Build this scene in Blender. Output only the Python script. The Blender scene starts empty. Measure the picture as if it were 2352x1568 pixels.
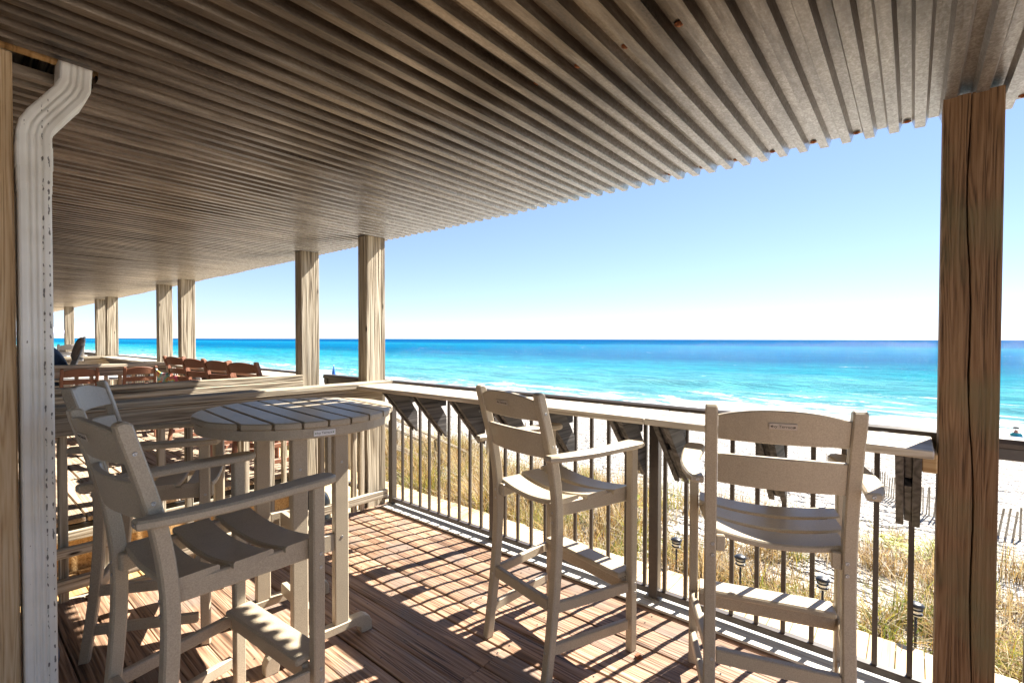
import bpy, bmesh, math, random
import numpy as np
from mathutils import Vector, Matrix
random.seed(7); np.random.seed(7)
PI = math.pi
scene = bpy.context.scene
C = bpy.data.collections.new('Scene'); scene.collection.children.link(C)

# ------------------------------------------------------------------ camera
EYE = 1.42
cam = bpy.data.cameras.new('camera'); camo = bpy.data.objects.new('camera', cam); C.objects.link(camo)
a, p, r = math.radians(39.75), math.radians(0.95), math.radians(0.13)
Fh = Vector((-math.sin(a), math.cos(a), 0)); Rt = Vector((math.cos(a), math.sin(a), 0)); Up = Vector((0, 0, 1))
F = Fh*math.cos(p) - Up*math.sin(p); V = Up*math.cos(p) + Fh*math.sin(p)
R2 = Rt*math.cos(r) + V*math.sin(r); V2 = V*math.cos(r) - Rt*math.sin(r)
M = Matrix(((R2.x, V2.x, -F.x, 0), (R2.y, V2.y, -F.y, 0), (R2.z, V2.z, -F.z, EYE), (0, 0, 0, 1)))
camo.matrix_world = M
cam.sensor_width = 36; cam.lens = 36*1106/2352; cam.shift_y = 0.0055
cam.clip_start = 0.02; cam.clip_end = 60000
scene.camera = camo

# ------------------------------------------------------------------ light
SUN_AZ, SUN_EL = math.radians(14.7), math.radians(46.3)
world = bpy.data.worlds.new('World'); scene.world = world; world.use_nodes = True
wn = world.node_tree; wn.nodes.clear()
sky = wn.nodes.new('ShaderNodeTexSky'); sky.sky_type = 'NISHITA'; sky.sun_disc = False
sky.sun_elevation = SUN_EL; sky.sun_rotation = SUN_AZ; sky.air_density = 0.8; sky.dust_density = 0.0; sky.ozone_density = 4.0; sky.altitude = 0
bg = wn.nodes.new('ShaderNodeBackground'); bg.inputs[1].default_value = 0.075
wo = wn.nodes.new('ShaderNodeOutputWorld'); gm = wn.nodes.new('ShaderNodeGamma'); gm.inputs[1].default_value = 0.72
tn = wn.nodes.new('ShaderNodeMix'); tn.data_type = 'RGBA'; tn.blend_type = 'MULTIPLY'; tn.inputs[0].default_value = 1.0; tn.inputs[7].default_value = (0.90, 0.915, 1.05, 1)
wn.links.new(sky.outputs[0], gm.inputs[0]); wn.links.new(gm.outputs[0], tn.inputs[6]); wn.links.new(tn.outputs[2], bg.inputs[0]); wn.links.new(bg.outputs[0], wo.inputs[0])
sun = bpy.data.lights.new('sun', 'SUN'); sun.energy = 5.0; sun.angle = math.radians(0.53); sun.color = (1, 0.93, 0.83)
suno = bpy.data.objects.new('sun', sun); C.objects.link(suno)
sd = Vector((math.sin(SUN_AZ)*math.cos(SUN_EL), math.cos(SUN_AZ)*math.cos(SUN_EL), math.sin(SUN_EL)))
suno.rotation_euler = sd.to_track_quat('Z', 'Y').to_euler(); suno.location = (0, 0, 30)
scene.view_settings.view_transform = 'Standard'; scene.view_settings.look = 'None'
scene.view_settings.exposure = 2.1; scene.view_settings.gamma = 1
scene.view_settings.use_curve_mapping = False
try:
    scene.cycles.max_bounces = 10; scene.cycles.diffuse_bounces = 6
except Exception: pass

# ------------------------------------------------------------------ material helpers
def mat(name):
    m = bpy.data.materials.new(name); m.use_nodes = True
    nt = m.node_tree; b = nt.nodes['Principled BSDF']
    return m, nt, b
def N(nt, t, **kw):
    n = nt.nodes.new(t)
    for k, v in kw.items():
        if k.startswith('i_'): n.inputs[k[2:].replace('_', ' ')].default_value = v
        elif k.startswith('n_'): n.inputs[int(k[2:])].default_value = v
        else: setattr(n, k, v)
    return n
def ramp(nt, fac, stops):
    n = nt.nodes.new('ShaderNodeValToRGB'); e = n.color_ramp.elements
    while len(e) < len(stops): e.new(0.5)
    for i, (pos, col) in enumerate(stops):
        e[i].position = pos; e[i].color = (*col, 1) if len(col) == 3 else col
    nt.links.new(fac, n.inputs[0]); return n.outputs[0]
def mixc(nt, fac, c1, c2, mode='MIX'):
    n = nt.nodes.new('ShaderNodeMix'); n.data_type = 'RGBA'; n.blend_type = mode
    if hasattr(fac, 'is_linked') or hasattr(fac, 'links'): nt.links.new(fac, n.inputs[0])
    else: n.inputs[0].default_value = fac
    for s, c in ((6, c1), (7, c2)):
        if hasattr(c, 'links'): nt.links.new(c, n.inputs[s])
        else: n.inputs[s].default_value = (*c, 1)
    return n.outputs[2]
def coords(nt, scale, rnd=True, kind='Object'):
    tc = nt.nodes.new('ShaderNodeTexCoord'); out = tc.outputs[kind]
    if rnd:
        oi = nt.nodes.new('ShaderNodeObjectInfo')
        m = nt.nodes.new('ShaderNodeVectorMath'); m.operation = 'MULTIPLY_ADD'
        m.inputs[1].default_value = (37.3, 23.1, 51.7)
        cx = nt.nodes.new('ShaderNodeCombineXYZ')
        for i in range(3): nt.links.new(oi.outputs['Random'], cx.inputs[i])
        nt.links.new(cx.outputs[0], m.inputs[0]); nt.links.new(out, m.inputs[2]); out = m.outputs[0]
    mp = nt.nodes.new('ShaderNodeMapping'); mp.inputs['Scale'].default_value = scale
    nt.links.new(out, mp.inputs[0]); return mp.outputs[0]
def bump(nt, b, h, strength, dist=0.01):
    n = nt.nodes.new('ShaderNodeBump'); n.inputs['Strength'].default_value = strength; n.inputs['Distance'].default_value = dist
    nt.links.new(h, n.inputs['Height']); nt.links.new(n.outputs[0], b.inputs['Normal']); return n

def wood(name, dark, mid, light, axis='X', rough=0.75, gs=1.0, bstr=0.6, stain=None, knots=True):
    """weathered timber, grain along the given local axis"""
    m, nt, b = mat(name)
    L = {'X': 0, 'Y': 1, 'Z': 2}[axis]
    sc = [1.0*gs]*3
    s1 = [38*gs]*3; s1[L] = 1.3*gs
    s2 = [11*gs]*3; s2[L] = 0.33*gs
    s3 = [130*gs]*3; s3[L] = 4*gs
    n1 = N(nt, 'ShaderNodeTexNoise', i_Scale=1.0, i_Detail=4.0, i_Roughness=0.6, i_Distortion=0.6)
    n2 = N(nt, 'ShaderNodeTexNoise', i_Scale=1.0, i_Detail=2.0, i_Distortion=0.35)
    n3 = N(nt, 'ShaderNodeTexNoise', i_Scale=1.0, i_Detail=2.0)
    for n, s in ((n1, s1), (n2, s2), (n3, s3)): nt.links.new(coords(nt, s), n.inputs['Vector'])
    # growth-ring lines: sine of a low stretched noise
    ma = N(nt, 'ShaderNodeMath', operation='MULTIPLY', n_1=75.0); nt.links.new(n2.outputs[0], ma.inputs[0])
    sn = N(nt, 'ShaderNodeMath', operation='SINE'); nt.links.new(ma.outputs[0], sn.inputs[0])
    ad = N(nt, 'ShaderNodeMath', operation='MULTIPLY_ADD', n_1=0.13, n_2=0.0); nt.links.new(sn.outputs[0], ad.inputs[0])
    su = N(nt, 'ShaderNodeMath', operation='ADD'); nt.links.new(ad.outputs[0], su.inputs[0]); nt.links.new(n1.outputs[0], su.inputs[1])
    f3 = N(nt, 'ShaderNodeMath', operation='MULTIPLY_ADD', n_1=0.35); nt.links.new(n3.outputs[0], f3.inputs[0]); nt.links.new(su.outputs[0], f3.inputs[2])
    col = ramp(nt, f3.outputs[0], [(0.40, dark), (0.60, mid), (0.92, light)])
    oi = N(nt, 'ShaderNodeObjectInfo')
    mr = N(nt, 'ShaderNodeMapRange', n_3=0.72, n_4=1.22); nt.links.new(oi.outputs['Random'], mr.inputs[0])
    col = mixc(nt, 1.0, col, mr.outputs[0], 'MULTIPLY')
    big = N(nt, 'ShaderNodeTexNoise', i_Scale=3.1, i_Detail=4.0); nt.links.new(coords(nt, (1, 1, 1)), big.inputs['Vector'])
    if stain:
        col = mixc(nt, ramp(nt, big.outputs[0], [(0.5, (0, 0, 0)), (0.68, (1, 1, 1))]), col, stain)
    if knots:
        sk = [7.5*gs]*3; sk[L] = 2.0*gs
        vo = N(nt, 'ShaderNodeTexVoronoi', i_Scale=1.0); nt.links.new(coords(nt, sk), vo.inputs['Vector'])
        kf = ramp(nt, vo.outputs['Distance'], [(0.03, (1, 1, 1)), (0.075, (0, 0, 0))])
        col = mixc(nt, kf, col, tuple(c*0.35 for c in dark))
    nt.links.new(col, b.inputs['Base Color']); b.inputs['Roughness'].default_value = rough
    b.inputs['Specular IOR Level'].default_value = 0.3
    bump(nt, b, f3.outputs[0], bstr, 0.006)
    return m

def plastic(name, col, var=0.06, rough=0.55):
    """poly-lumber: faint grain, speckle, soft sheen"""
    m, nt, b = mat(name)
    n = N(nt, 'ShaderNodeTexNoise', i_Scale=260.0, i_Detail=3.0); nt.links.new(coords(nt, (1, 1, 1)), n.inputs['Vector'])
    g = N(nt, 'ShaderNodeTexNoise', i_Scale=7.0, i_Detail=5.0); nt.links.new(coords(nt, (1, 1, 1)), g.inputs['Vector'])
    c = ramp(nt, n.outputs[0], [(0.3, tuple(x*(1-3*var) for x in col)), (0.7, tuple(min(1, x*(1+2*var)) for x in col))])
    c = mixc(nt, ramp(nt, g.outputs[0], [(0.5, (0, 0, 0)), (0.75, (0.45, 0.45, 0.45))]), c, tuple(x*0.72 for x in col))
    nt.links.new(c, b.inputs['Base Color']); b.inputs['Roughness'].default_value = rough
    b.inputs['Specular IOR Level'].default_value = 0.5
    bump(nt, b, n.outputs[0], 0.35, 0.0015)
    return m

def simple(name, col, rough=0.6, metal=0.0, nscale=20.0, var=0.15, bs=0.15):
    m, nt, b = mat(name)
    n = N(nt, 'ShaderNodeTexNoise', i_Scale=nscale, i_Detail=4.0); nt.links.new(coords(nt, (1, 1, 1)), n.inputs['Vector'])
    c = ramp(nt, n.outputs[0], [(0.3, tuple(x*(1-var) for x in col)), (0.7, tuple(min(1, x*(1+var)) for x in col))])
    nt.links.new(c, b.inputs['Base Color']); b.inputs['Roughness'].default_value = rough; b.inputs['Metallic'].default_value = metal
    if bs: bump(nt, b, n.outputs[0], bs, 0.003)
    return m

W = {}
for ax in 'XYZ':
    W['grey'+ax] = wood('weathered_timber_'+ax, (0.085, 0.064, 0.044), (0.335, 0.28, 0.20), (0.56, 0.50, 0.39), ax, bstr=0.9)
W['deck'] = wood('deck_timber', (0.055, 0.033, 0.022), (0.255, 0.150, 0.092), (0.41, 0.275, 0.185), 'X', rough=0.5, gs=1.1, bstr=1.0, stain=(0.20, 0.15, 0.12))
W['deck2'] = wood('pale_deck_timber', (0.16, 0.11, 0.075), (0.36, 0.27, 0.19), (0.48, 0.38, 0.28), 'X', rough=0.7, bstr=0.7)
W['pine'] = wood('new_pine', (0.42, 0.29, 0.14), (0.56, 0.42, 0.24), (0.64, 0.52, 0.34), 'Y', rough=0.7, bstr=0.3)
W['pineX'] = wood('pine_block', (0.26, 0.15, 0.06), (0.42, 0.26, 0.11), (0.52, 0.35, 0.17), 'X', rough=0.7, bstr=0.3)
W['postZ'] = wood('dark_post_timber', (0.045, 0.024, 0.011), (0.145, 0.080, 0.038), (0.215, 0.130, 0.068), 'Z', rough=0.8, gs=2.0, bstr=0.7, stain=(0.15, 0.12, 0.06), knots=False)
W['leftZ'] = wood('tan_post_timber', (0.34, 0.21, 0.10), (0.52, 0.36, 0.20), (0.62, 0.47, 0.30), 'Z', rough=0.8, gs=2.2, bstr=0.4)
W['blackX'] = wood('dark_bracket_timber', (0.018, 0.017, 0.017), (0.055, 0.050, 0.048), (0.12, 0.112, 0.108), 'Y', rough=0.6, gs=0.7, bstr=0.25, knots=False)
W['blackY'] = W['blackX']
W['shelf'] = wood('shelf_timber', (0.22, 0.18, 0.14), (0.42, 0.37, 0.30), (0.58, 0.53, 0.46), 'X', rough=0.7, bstr=0.6)
W['sill'] = wood('pale_sill_timber', (0.34, 0.33, 0.29), (0.50, 0.49, 0.44), (0.62, 0.61, 0.56), 'X', rough=0.7, bstr=0.4)
TAUPE = plastic('taupe_polymer', (0.41, 0.345, 0.25), rough=0.40)
RED = plastic('terracotta_polymer', (0.25, 0.105, 0.058))
GREYP = plastic('pale_grey_polymer', (0.45, 0.44, 0.43))
BRONZE = simple('bronze_aluminium', (0.075, 0.062, 0.052), 0.38, 0.0, 60, 0.1, 0.05)
STEEL = simple('stainless_screw', (0.45, 0.44, 0.42), 0.35, 0.9, 60, 0.1, 0)
RUST = simple('rusty_screw', (0.22, 0.075, 0.025), 0.85, 0.1, 90, 0.5, 0.3)
BLACK = simple('black_plastic', (0.02, 0.02, 0.022), 0.35, 0, 20, 0.2, 0.05)
NAVY = simple('navy_cover_cloth', (0.015, 0.035, 0.085), 0.6, 0, 60, 0.25, 0.2)
PLATE = simple('pale_nameplate', (0.46, 0.40, 0.33), 0.5, 0, 40, 0.1, 0)
WPLATE = simple('white_nameplate', (0.75, 0.75, 0.74), 0.4, 0, 40, 0.04, 0)
INK = simple('dark_print', (0.06, 0.045, 0.035), 0.6, 0, 20, 0.1, 0)
LEAF = simple('green_print', (0.08, 0.20, 0.04), 0.6, 0, 20, 0.1, 0)
PALE = simple('pale_wall', (0.72, 0.72, 0.70), 0.9, 0, 5, 0.08, 0.05)

# galvanised ceiling sheet
m, nt, b = mat('galvanised_sheet'); GALV = m
n1 = N(nt, 'ShaderNodeTexNoise', i_Scale=1.0, i_Detail=5.0, i_Roughness=0.65); nt.links.new(coords(nt, (14, 1.5, 14), rnd=False), n1.inputs['Vector'])
n2 = N(nt, 'ShaderNodeTexNoise', i_Scale=140.0, i_Detail=3.0); nt.links.new(coords(nt, (1, 0.6, 1), rnd=False), n2.inputs['Vector'])
vo = N(nt, 'ShaderNodeTexVoronoi', i_Scale=90.0); nt.links.new(coords(nt, (1, 0.6, 1), rnd=False), vo.inputs['Vector'])
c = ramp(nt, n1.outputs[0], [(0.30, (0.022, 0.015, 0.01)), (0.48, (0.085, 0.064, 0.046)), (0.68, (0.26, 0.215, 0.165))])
# paler silver metal towards the outer edge, darker brown inland
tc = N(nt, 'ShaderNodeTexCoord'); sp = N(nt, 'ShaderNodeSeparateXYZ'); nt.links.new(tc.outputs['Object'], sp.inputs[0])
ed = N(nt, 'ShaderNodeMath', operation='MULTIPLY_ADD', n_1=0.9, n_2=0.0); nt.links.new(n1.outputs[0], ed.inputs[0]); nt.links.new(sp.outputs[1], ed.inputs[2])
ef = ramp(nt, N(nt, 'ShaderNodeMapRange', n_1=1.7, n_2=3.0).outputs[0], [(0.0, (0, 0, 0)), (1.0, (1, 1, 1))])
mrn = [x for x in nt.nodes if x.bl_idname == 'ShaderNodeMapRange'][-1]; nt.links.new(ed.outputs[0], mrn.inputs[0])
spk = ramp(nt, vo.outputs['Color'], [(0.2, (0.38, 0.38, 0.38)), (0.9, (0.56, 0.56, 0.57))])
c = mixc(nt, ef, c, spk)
c = mixc(nt, ramp(nt, n2.outputs[0], [(0.42, (0.35, 0.35, 0.35)), (0.6, (0, 0, 0))]), c, (0.11, 0.08, 0.055))
nt.links.new(c, b.inputs['Base Color']); b.inputs['Metallic'].default_value = 0.8; b.inputs['Roughness'].default_value = 0.33
bump(nt, b, n2.outputs[0], 0.25, 0.002)

# painted downspout with chipped spots in lines
m, nt, b = mat('chipped_white_paint'); DSP = m
n1 = N(nt, 'ShaderNodeTexNoise', i_Scale=1.0, i_Detail=2.0); nt.links.new(coords(nt, (60, 60, 45), rnd=False), n1.inputs['Vector'])
n2 = N(nt, 'ShaderNodeTexNoise', i_Scale=6.0, i_Detail=3.0); nt.links.new(coords(nt, (1, 1, 1), rnd=False), n2.inputs['Vector'])
tc = N(nt, 'ShaderNodeTexCoord'); sp = N(nt, 'ShaderNodeSeparateXYZ'); nt.links.new(tc.outputs['Object'], sp.inputs[0])
# two vertical bands where the paint chipped off
acc = None
for yc, wd in ((0.030, 0.0035), (0.0165, 0.003), (-0.022, 0.002)):
    s = N(nt, 'ShaderNodeMath', operation='SUBTRACT', n_1=yc); nt.links.new(sp.outputs[1], s.inputs[0])
    ab = N(nt, 'ShaderNodeMath', operation='ABSOLUTE'); nt.links.new(s.outputs[0], ab.inputs[0])
    mr = N(nt, 'ShaderNodeMapRange', n_1=wd*1.6, n_2=wd*0.4, n_3=0.0, n_4=0.36 if wd > 0.0025 else 0.2); nt.links.new(ab.outputs[0], mr.inputs[0])
    if acc is None: acc = mr.outputs[0]
    else:
        mx = N(nt, 'ShaderNodeMath', operation='MAXIMUM'); nt.links.new(acc, mx.inputs[0]); nt.links.new(mr.outputs[0], mx.inputs[1]); acc = mx.outputs[0]
sm = N(nt, 'ShaderNodeMath', operation='ADD'); nt.links.new(acc, sm.inputs[0]); nt.links.new(n1.outputs[0], sm.inputs[1])
chip = ramp(nt, sm.outputs[0], [(0.90, (0, 0, 0)), (0.93, (1, 1, 1))])
basec = ramp(nt, n2.outputs[0], [(0.35, (0.66, 0.63, 0.56)), (0.65, (0.80, 0.78, 0.72))])
c = mixc(nt, chip, basec, (0.16, 0.145, 0.125))
nt.links.new(c, b.inputs['Base Color']); b.inputs['Roughness'].default_value = 0.45
bump(nt, b, chip, -0.6, 0.002)

# sand
m, nt, b = mat('white_sand'); SAND = m
n1 = N(nt, 'ShaderNodeTexNoise', i_Scale=3.6, i_Detail=3.0, i_Roughness=0.6); nt.links.new(coords(nt, (1, 1, 1), rnd=False), n1.inputs['Vector'])
n2 = N(nt, 'ShaderNodeTexNoise', i_Scale=0.9, i_Detail=5.0); nt.links.new(coords(nt, (0.5, 1, 1), rnd=False), n2.inputs['Vector'])
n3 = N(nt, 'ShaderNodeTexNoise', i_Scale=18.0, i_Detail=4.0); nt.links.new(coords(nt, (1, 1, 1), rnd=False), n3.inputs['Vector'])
c = ramp(nt, n2.outputs[0], [(0.35, (0.42, 0.385, 0.34)), (0.65, (0.52, 0.50, 0.465))])
n4 = N(nt, 'ShaderNodeTexNoise', i_Scale=1.0, i_Detail=5.0, i_Roughness=0.7); nt.links.new(coords(nt, (1.6, 4.5, 1), rnd=False), n4.inputs['Vector'])
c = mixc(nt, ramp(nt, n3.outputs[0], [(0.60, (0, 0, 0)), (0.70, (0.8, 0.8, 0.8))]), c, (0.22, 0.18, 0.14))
c = mixc(nt, ramp(nt, n4.outputs[0], [(0.57, (0, 0, 0)), (0.66, (0.85, 0.85, 0.85))]), c, (0.13, 0.125, 0.12))  # dark streaks painted for debris and for footprint shadows
tc = N(nt, 'ShaderNodeTexCoord'); sp = N(nt, 'ShaderNodeSeparateXYZ'); nt.links.new(tc.outputs['Object'], sp.inputs[0])
wet = N(nt, 'ShaderNodeMapRange', n_1=-3.85, n_2=-4.25); nt.links.new(sp.outputs[2], wet.inputs[0])
c = mixc(nt, wet.outputs[0], c, (0.36, 0.33, 0.29))
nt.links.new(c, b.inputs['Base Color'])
rr = N(nt, 'ShaderNodeMapRange', n_1=0.0, n_2=1.0, n_3=0.95, n_4=0.35); nt.links.new(wet.outputs[0], rr.inputs[0]); nt.links.new(rr.outputs[0], b.inputs['Roughness'])
hm = N(nt, 'ShaderNodeMath', operation='MULTIPLY'); inv = N(nt, 'ShaderNodeMath', operation='SUBTRACT', n_0=1.0); nt.links.new(wet.outputs[0], inv.inputs[1])
nt.links.new(n1.outputs[0], hm.inputs[0]); nt.links.new(inv.outputs[0], hm.inputs[1])
bump(nt, b, hm.outputs[0], 1.0, 1.0)

# sea
m, nt, b = mat('sea_water'); SEA = m
tc = N(nt, 'ShaderNodeTexCoord'); sp = N(nt, 'ShaderNodeSeparateXYZ'); nt.links.new(tc.outputs['Object'], sp.inputs[0])
wv = N(nt, 'ShaderNodeTexNoise', i_Scale=1.0, i_Detail=4.0, i_Roughness=0.6); nt.links.new(coords(nt, (0.012, 0.05, 1), rnd=False), wv.inputs['Vector'])
# y perturbed by noise, log scale
offs = N(nt, 'ShaderNodeAttribute', attribute_name='offshore')
yy = N(nt, 'ShaderNodeMath', operation='LOGARITHM', n_1=10.0); nt.links.new(offs.outputs['Fac'], yy.inputs[0])
yp = N(nt, 'ShaderNodeMath', operation='MULTIPLY_ADD', n_1=0.42); nt.links.new(wv.outputs[0], yp.inputs[0]); nt.links.new(yy.outputs[0], yp.inputs[2])
mr = N(nt, 'ShaderNodeMapRange', n_1=1.85, n_2=3.55); nt.links.new(yp.outputs[0], mr.inputs[0])
WATERCOL = [(0.0, (0.26, 0.46, 0.45)), (0.10, (0.10, 0.37, 0.39)), (0.22, (0.015, 0.25, 0.32)), (0.34, (0.0, 0.10, 0.21)), (0.50, (0.0, 0.13, 0.25)), (0.60, (0.006, 0.17, 0.27)), (0.64, (0.0, 0.075, 0.19)), (0.9, (0.0, 0.045, 0.15))]
wc = ramp(nt, mr.outputs[0], WATERCOL)
st = N(nt, 'ShaderNodeTexNoise', i_Scale=1.0, i_Detail=5.0, i_Roughness=0.7); nt.links.new(coords(nt, (0.18, 0.9, 1), rnd=False), st.inputs['Vector'])
wc = mixc(nt, ramp(nt, st.outputs[0], [(0.46, (0.5, 0.5, 0.5)), (0.6, (0, 0, 0))]), wc, (0.0, 0.06, 0.15))
# foam
fo = N(nt, 'ShaderNodeTexNoise', i_Scale=1.0, i_Detail=7.0, i_Roughness=0.72, i_Distortion=0.8); nt.links.new(coords(nt, (0.22, 0.75, 1), rnd=False), fo.inputs['Vector'])
fl = N(nt, 'ShaderNodeTexNoise', i_Scale=1.0, i_Detail=3.0); nt.links.new(coords(nt, (0.03, 0.16, 1), rnd=False), fl.inputs['Vector'])
fy = N(nt, 'ShaderNodeMapRange', n_1=48.0, n_2=72.0, n_3=0.08, n_4=-0.18); nt.links.new(offs.outputs['Fac'], fy.inputs[0])
fs = N(nt, 'ShaderNodeMath', operation='ADD'); nt.links.new(fy.outputs[0], fs.inputs[0]); nt.links.new(fo.outputs[0], fs.inputs[1])
f2 = N(nt, 'ShaderNodeMath', operation='MULTIPLY_ADD', n_1=0.55); nt.links.new(fl.outputs[0], f2.inputs[0]); nt.links.new(fs.outputs[0], f2.inputs[2])
foam = ramp(nt, f2.outputs[0], [(0.80, (0, 0, 0)), (0.90, (1, 1, 1))])
c = mixc(nt, foam, wc, (0.86, 0.88, 0.88))
nt.links.new(c, b.inputs['Base Color']); b.inputs['Roughness'].default_value = 0.9; b.inputs['Specular IOR Level'].default_value = 0.0
bw = N(nt, 'ShaderNodeTexNoise', i_Scale=1.0, i_Detail=6.0, i_Roughness=0.7); nt.links.new(coords(nt, (0.7, 1.5, 1), rnd=False), bw.inputs['Vector'])
bn = bump(nt, b, bw.outputs[0], 1.0, 0.9)
gl = N(nt, 'ShaderNodeBsdfAnisotropic'); gl.inputs['Roughness'].default_value = 0.13; nt.links.new(bn.outputs[0], gl.inputs['Normal'])
gf = N(nt, 'ShaderNodeMath', operation='MULTIPLY', n_1=-0.035); nt.links.new(foam, gf.inputs[0]); ga = N(nt, 'ShaderNodeMath', operation='ADD', n_1=0.04); nt.links.new(gf.outputs[0], ga.inputs[0])
ms_ = N(nt, 'ShaderNodeMixShader'); nt.links.new(ga.outputs[0], ms_.inputs[0]); nt.links.new(b.outputs[0], ms_.inputs[1]); nt.links.new(gl.outputs[0], ms_.inputs[2])
nt.links.new(ms_.outputs[0], nt.nodes['Material Output'].inputs[0])

# grass: colour from a vertex attribute
m, nt, b = mat('dune_grass'); GRASS = m
at = N(nt, 'ShaderNodeAttribute', attribute_name='tint')
nt.links.new(at.outputs['Color'], b.inputs['Base Color']); b.inputs['Roughness'].default_value = 0.7
b.inputs['Specular IOR Level'].default_value = 0.25
tl = N(nt, 'ShaderNodeBsdfTranslucent'); nt.links.new(at.outputs['Color'], tl.inputs[0])
mx = N(nt, 'ShaderNodeMixShader', n_0=0.35); nt.links.new(b.outputs[0], mx.inputs[1]); nt.links.new(tl.outputs[0], mx.inputs[2])
nt.links.new(mx.outputs[0], nt.nodes['Material Output'].inputs[0])

# ------------------------------------------------------------------ object helpers
def link(o, parent=None):
    C.objects.link(o)
    if parent: o.parent = parent
    return o
def ob(name, me, m=None, parent=None, loc=(0, 0, 0), rot=(0, 0, 0)):
    o = bpy.data.objects.new(name, me)
    if m and not me.materials: me.materials.append(m)
    o.location = loc; o.rotation_euler = rot
    return link(o, parent)
def thing(name, label, cat, loc=(0, 0, 0), rz=0, group=None):
    o = bpy.data.objects.new(name, None); o.empty_display_size = 0.1; link(o)
    o.location = loc; o.rotation_euler = (0, 0, rz); o['label'] = label; o['category'] = cat
    if group: o['group'] = group
    return o
def tag(o, label, cat, group=None):
    o['label'] = label; o['category'] = cat
    if group: o['group'] = group
    return o
def struct(o, label=None):
    o['kind'] = 'structure'
    if label: o['label'] = label
    return o
def root(name, loc=(0, 0, 0), label=None):
    o = bpy.data.objects.new(name, None); o.empty_display_size = 0.1; link(o); o.location = loc
    return struct(o, label)
def mesh(name, v, f, smooth=False):
    me = bpy.data.meshes.new(name); me.from_pydata([tuple(x) for x in v], [], f); me.update()
    if smooth:
        for q in me.polygons: q.use_smooth = True
    return me
def fixn(me):
    bm = bmesh.new(); bm.from_mesh(me); bmesh.ops.recalc_face_normals(bm, faces=bm.faces); bm.to_mesh(me); bm.free(); return me
_bx = {}
def boxmesh(sx, sy, sz, c=0.004, m=None):
    key = (round(sx, 4), round(sy, 4), round(sz, 4), round(c, 4), m.name if m else '')
    if key in _bx: return _bx[key]
    h = (sx/2, sy/2, sz/2); c = min(c, 0.3*min(sx, sy, sz))
    v = []; idx = {}
    for i in (-1, 1):
        for j in (-1, 1):
            for k in (-1, 1):
                s = (i, j, k)
                for ax in range(3):
                    q = [s[t]*(h[t]-(0 if t == ax else c)) for t in range(3)]
                    idx[(s, ax)] = len(v); v.append(q)
    f = []
    for ax in range(3):
        o1, o2 = [t for t in range(3) if t != ax]
        for s in (-1, 1):
            L = []
            for (p1, p2) in ((-1, -1), (1, -1), (1, 1), (-1, 1)):
                q = [0]*3; q[ax] = s; q[o1] = p1; q[o2] = p2; L.append(idx[(tuple(q), ax)])
            f.append(L)
        for p1 in (-1, 1):
            for p2 in (-1, 1):
                q0 = [0]*3; q0[ax] = -1; q0[o1] = p1; q0[o2] = p2
                q1 = list(q0); q1[ax] = 1
                f.append([idx[(tuple(q0), o1)], idx[(tuple(q1), o1)], idx[(tuple(q1), o2)], idx[(tuple(q0), o2)]])
    for i in (-1, 1):
        for j in (-1, 1):
            for k in (-1, 1): f.append([idx[((i, j, k), t)] for t in range(3)])
    me = fixn(mesh('box', v, f))
    if m: me.materials.append(m)
    _bx[key] = me; return me
def box(name, x0, x1, y0, y1, z0, z1, m, parent=None, c=0.004, rot=(0, 0, 0)):
    return ob(name, boxmesh(x1-x0, y1-y0, z1-z0, c, m), None, parent, ((x0+x1)/2, (y0+y1)/2, (z0+z1)/2), rot)
def beam(name, p0, p1, w, h, m, parent=None, up=(0, 0, 1), c=0.004):
    """board from p0 to p1: local X along it, w across, h along 'up'"""
    p0 = Vector(p0); p1 = Vector(p1); d = p1-p0; L = d.length; x = d.normalized()
    y = Vector(up).cross(x).normalized(); z = x.cross(y)
    o = ob(name, boxmesh(L, w, h, c, m), None, parent)
    mw = Matrix((x, y, z)).transposed()
    o.rotation_euler = mw.to_euler(); o.location = (p0+p1)/2
    return o
def prism(outline, axis, t0, t1, bev=0.003):
    """extrude a closed 2D outline along axis between t0 and t1 (list of (u,v))"""
    n = len(outline); v = []
    def P(u, w, t):
        return {'X': (t, u, w), 'Y': (u, t, w), 'Z': (u, w, t)}[axis]
    cx = sum(q[0] for q in outline)/n; cy = sum(q[1] for q in outline)/n
    inset = []
    for i in range(n):
        a0 = Vector(outline[i-1]); b0 = Vector(outline[i]); c0 = Vector(outline[(i+1) % n])
        e1 = (b0-a0); e2 = (c0-b0)
        if e1.length < 1e-9 or e2.length < 1e-9: inset.append(b0); continue
        e1.normalize(); e2.normalize()
        n1 = Vector((-e1.y, e1.x)); n2 = Vector((-e2.y, e2.x)); q = (n1+n2)
        if q.length < 1e-6: q = n1
        q.normalize(); inset.append(b0 + q*bev)
    area = sum(outline[i-1][0]*outline[i][1]-outline[i][0]*outline[i-1][1] for i in range(n))
    if area < 0: inset = [Vector(outline[i])*2-inset[i] for i in range(n)]
    for (pts, t) in ((inset, t0), (outline, t0+bev), (outline, t1-bev), (inset, t1)):
        for q in pts: v.append(P(q[0], q[1], t))
    f = []
    for k in range(3):
        for i in range(n):
            j = (i+1) % n; f.append([k*n+i, k*n+j, (k+1)*n+j, (k+1)*n+i])
    f.append(list(range(n))[::-1]); f.append([3*n+i for i in range(n)])
    return fixn(mesh('prism', v, f))
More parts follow.
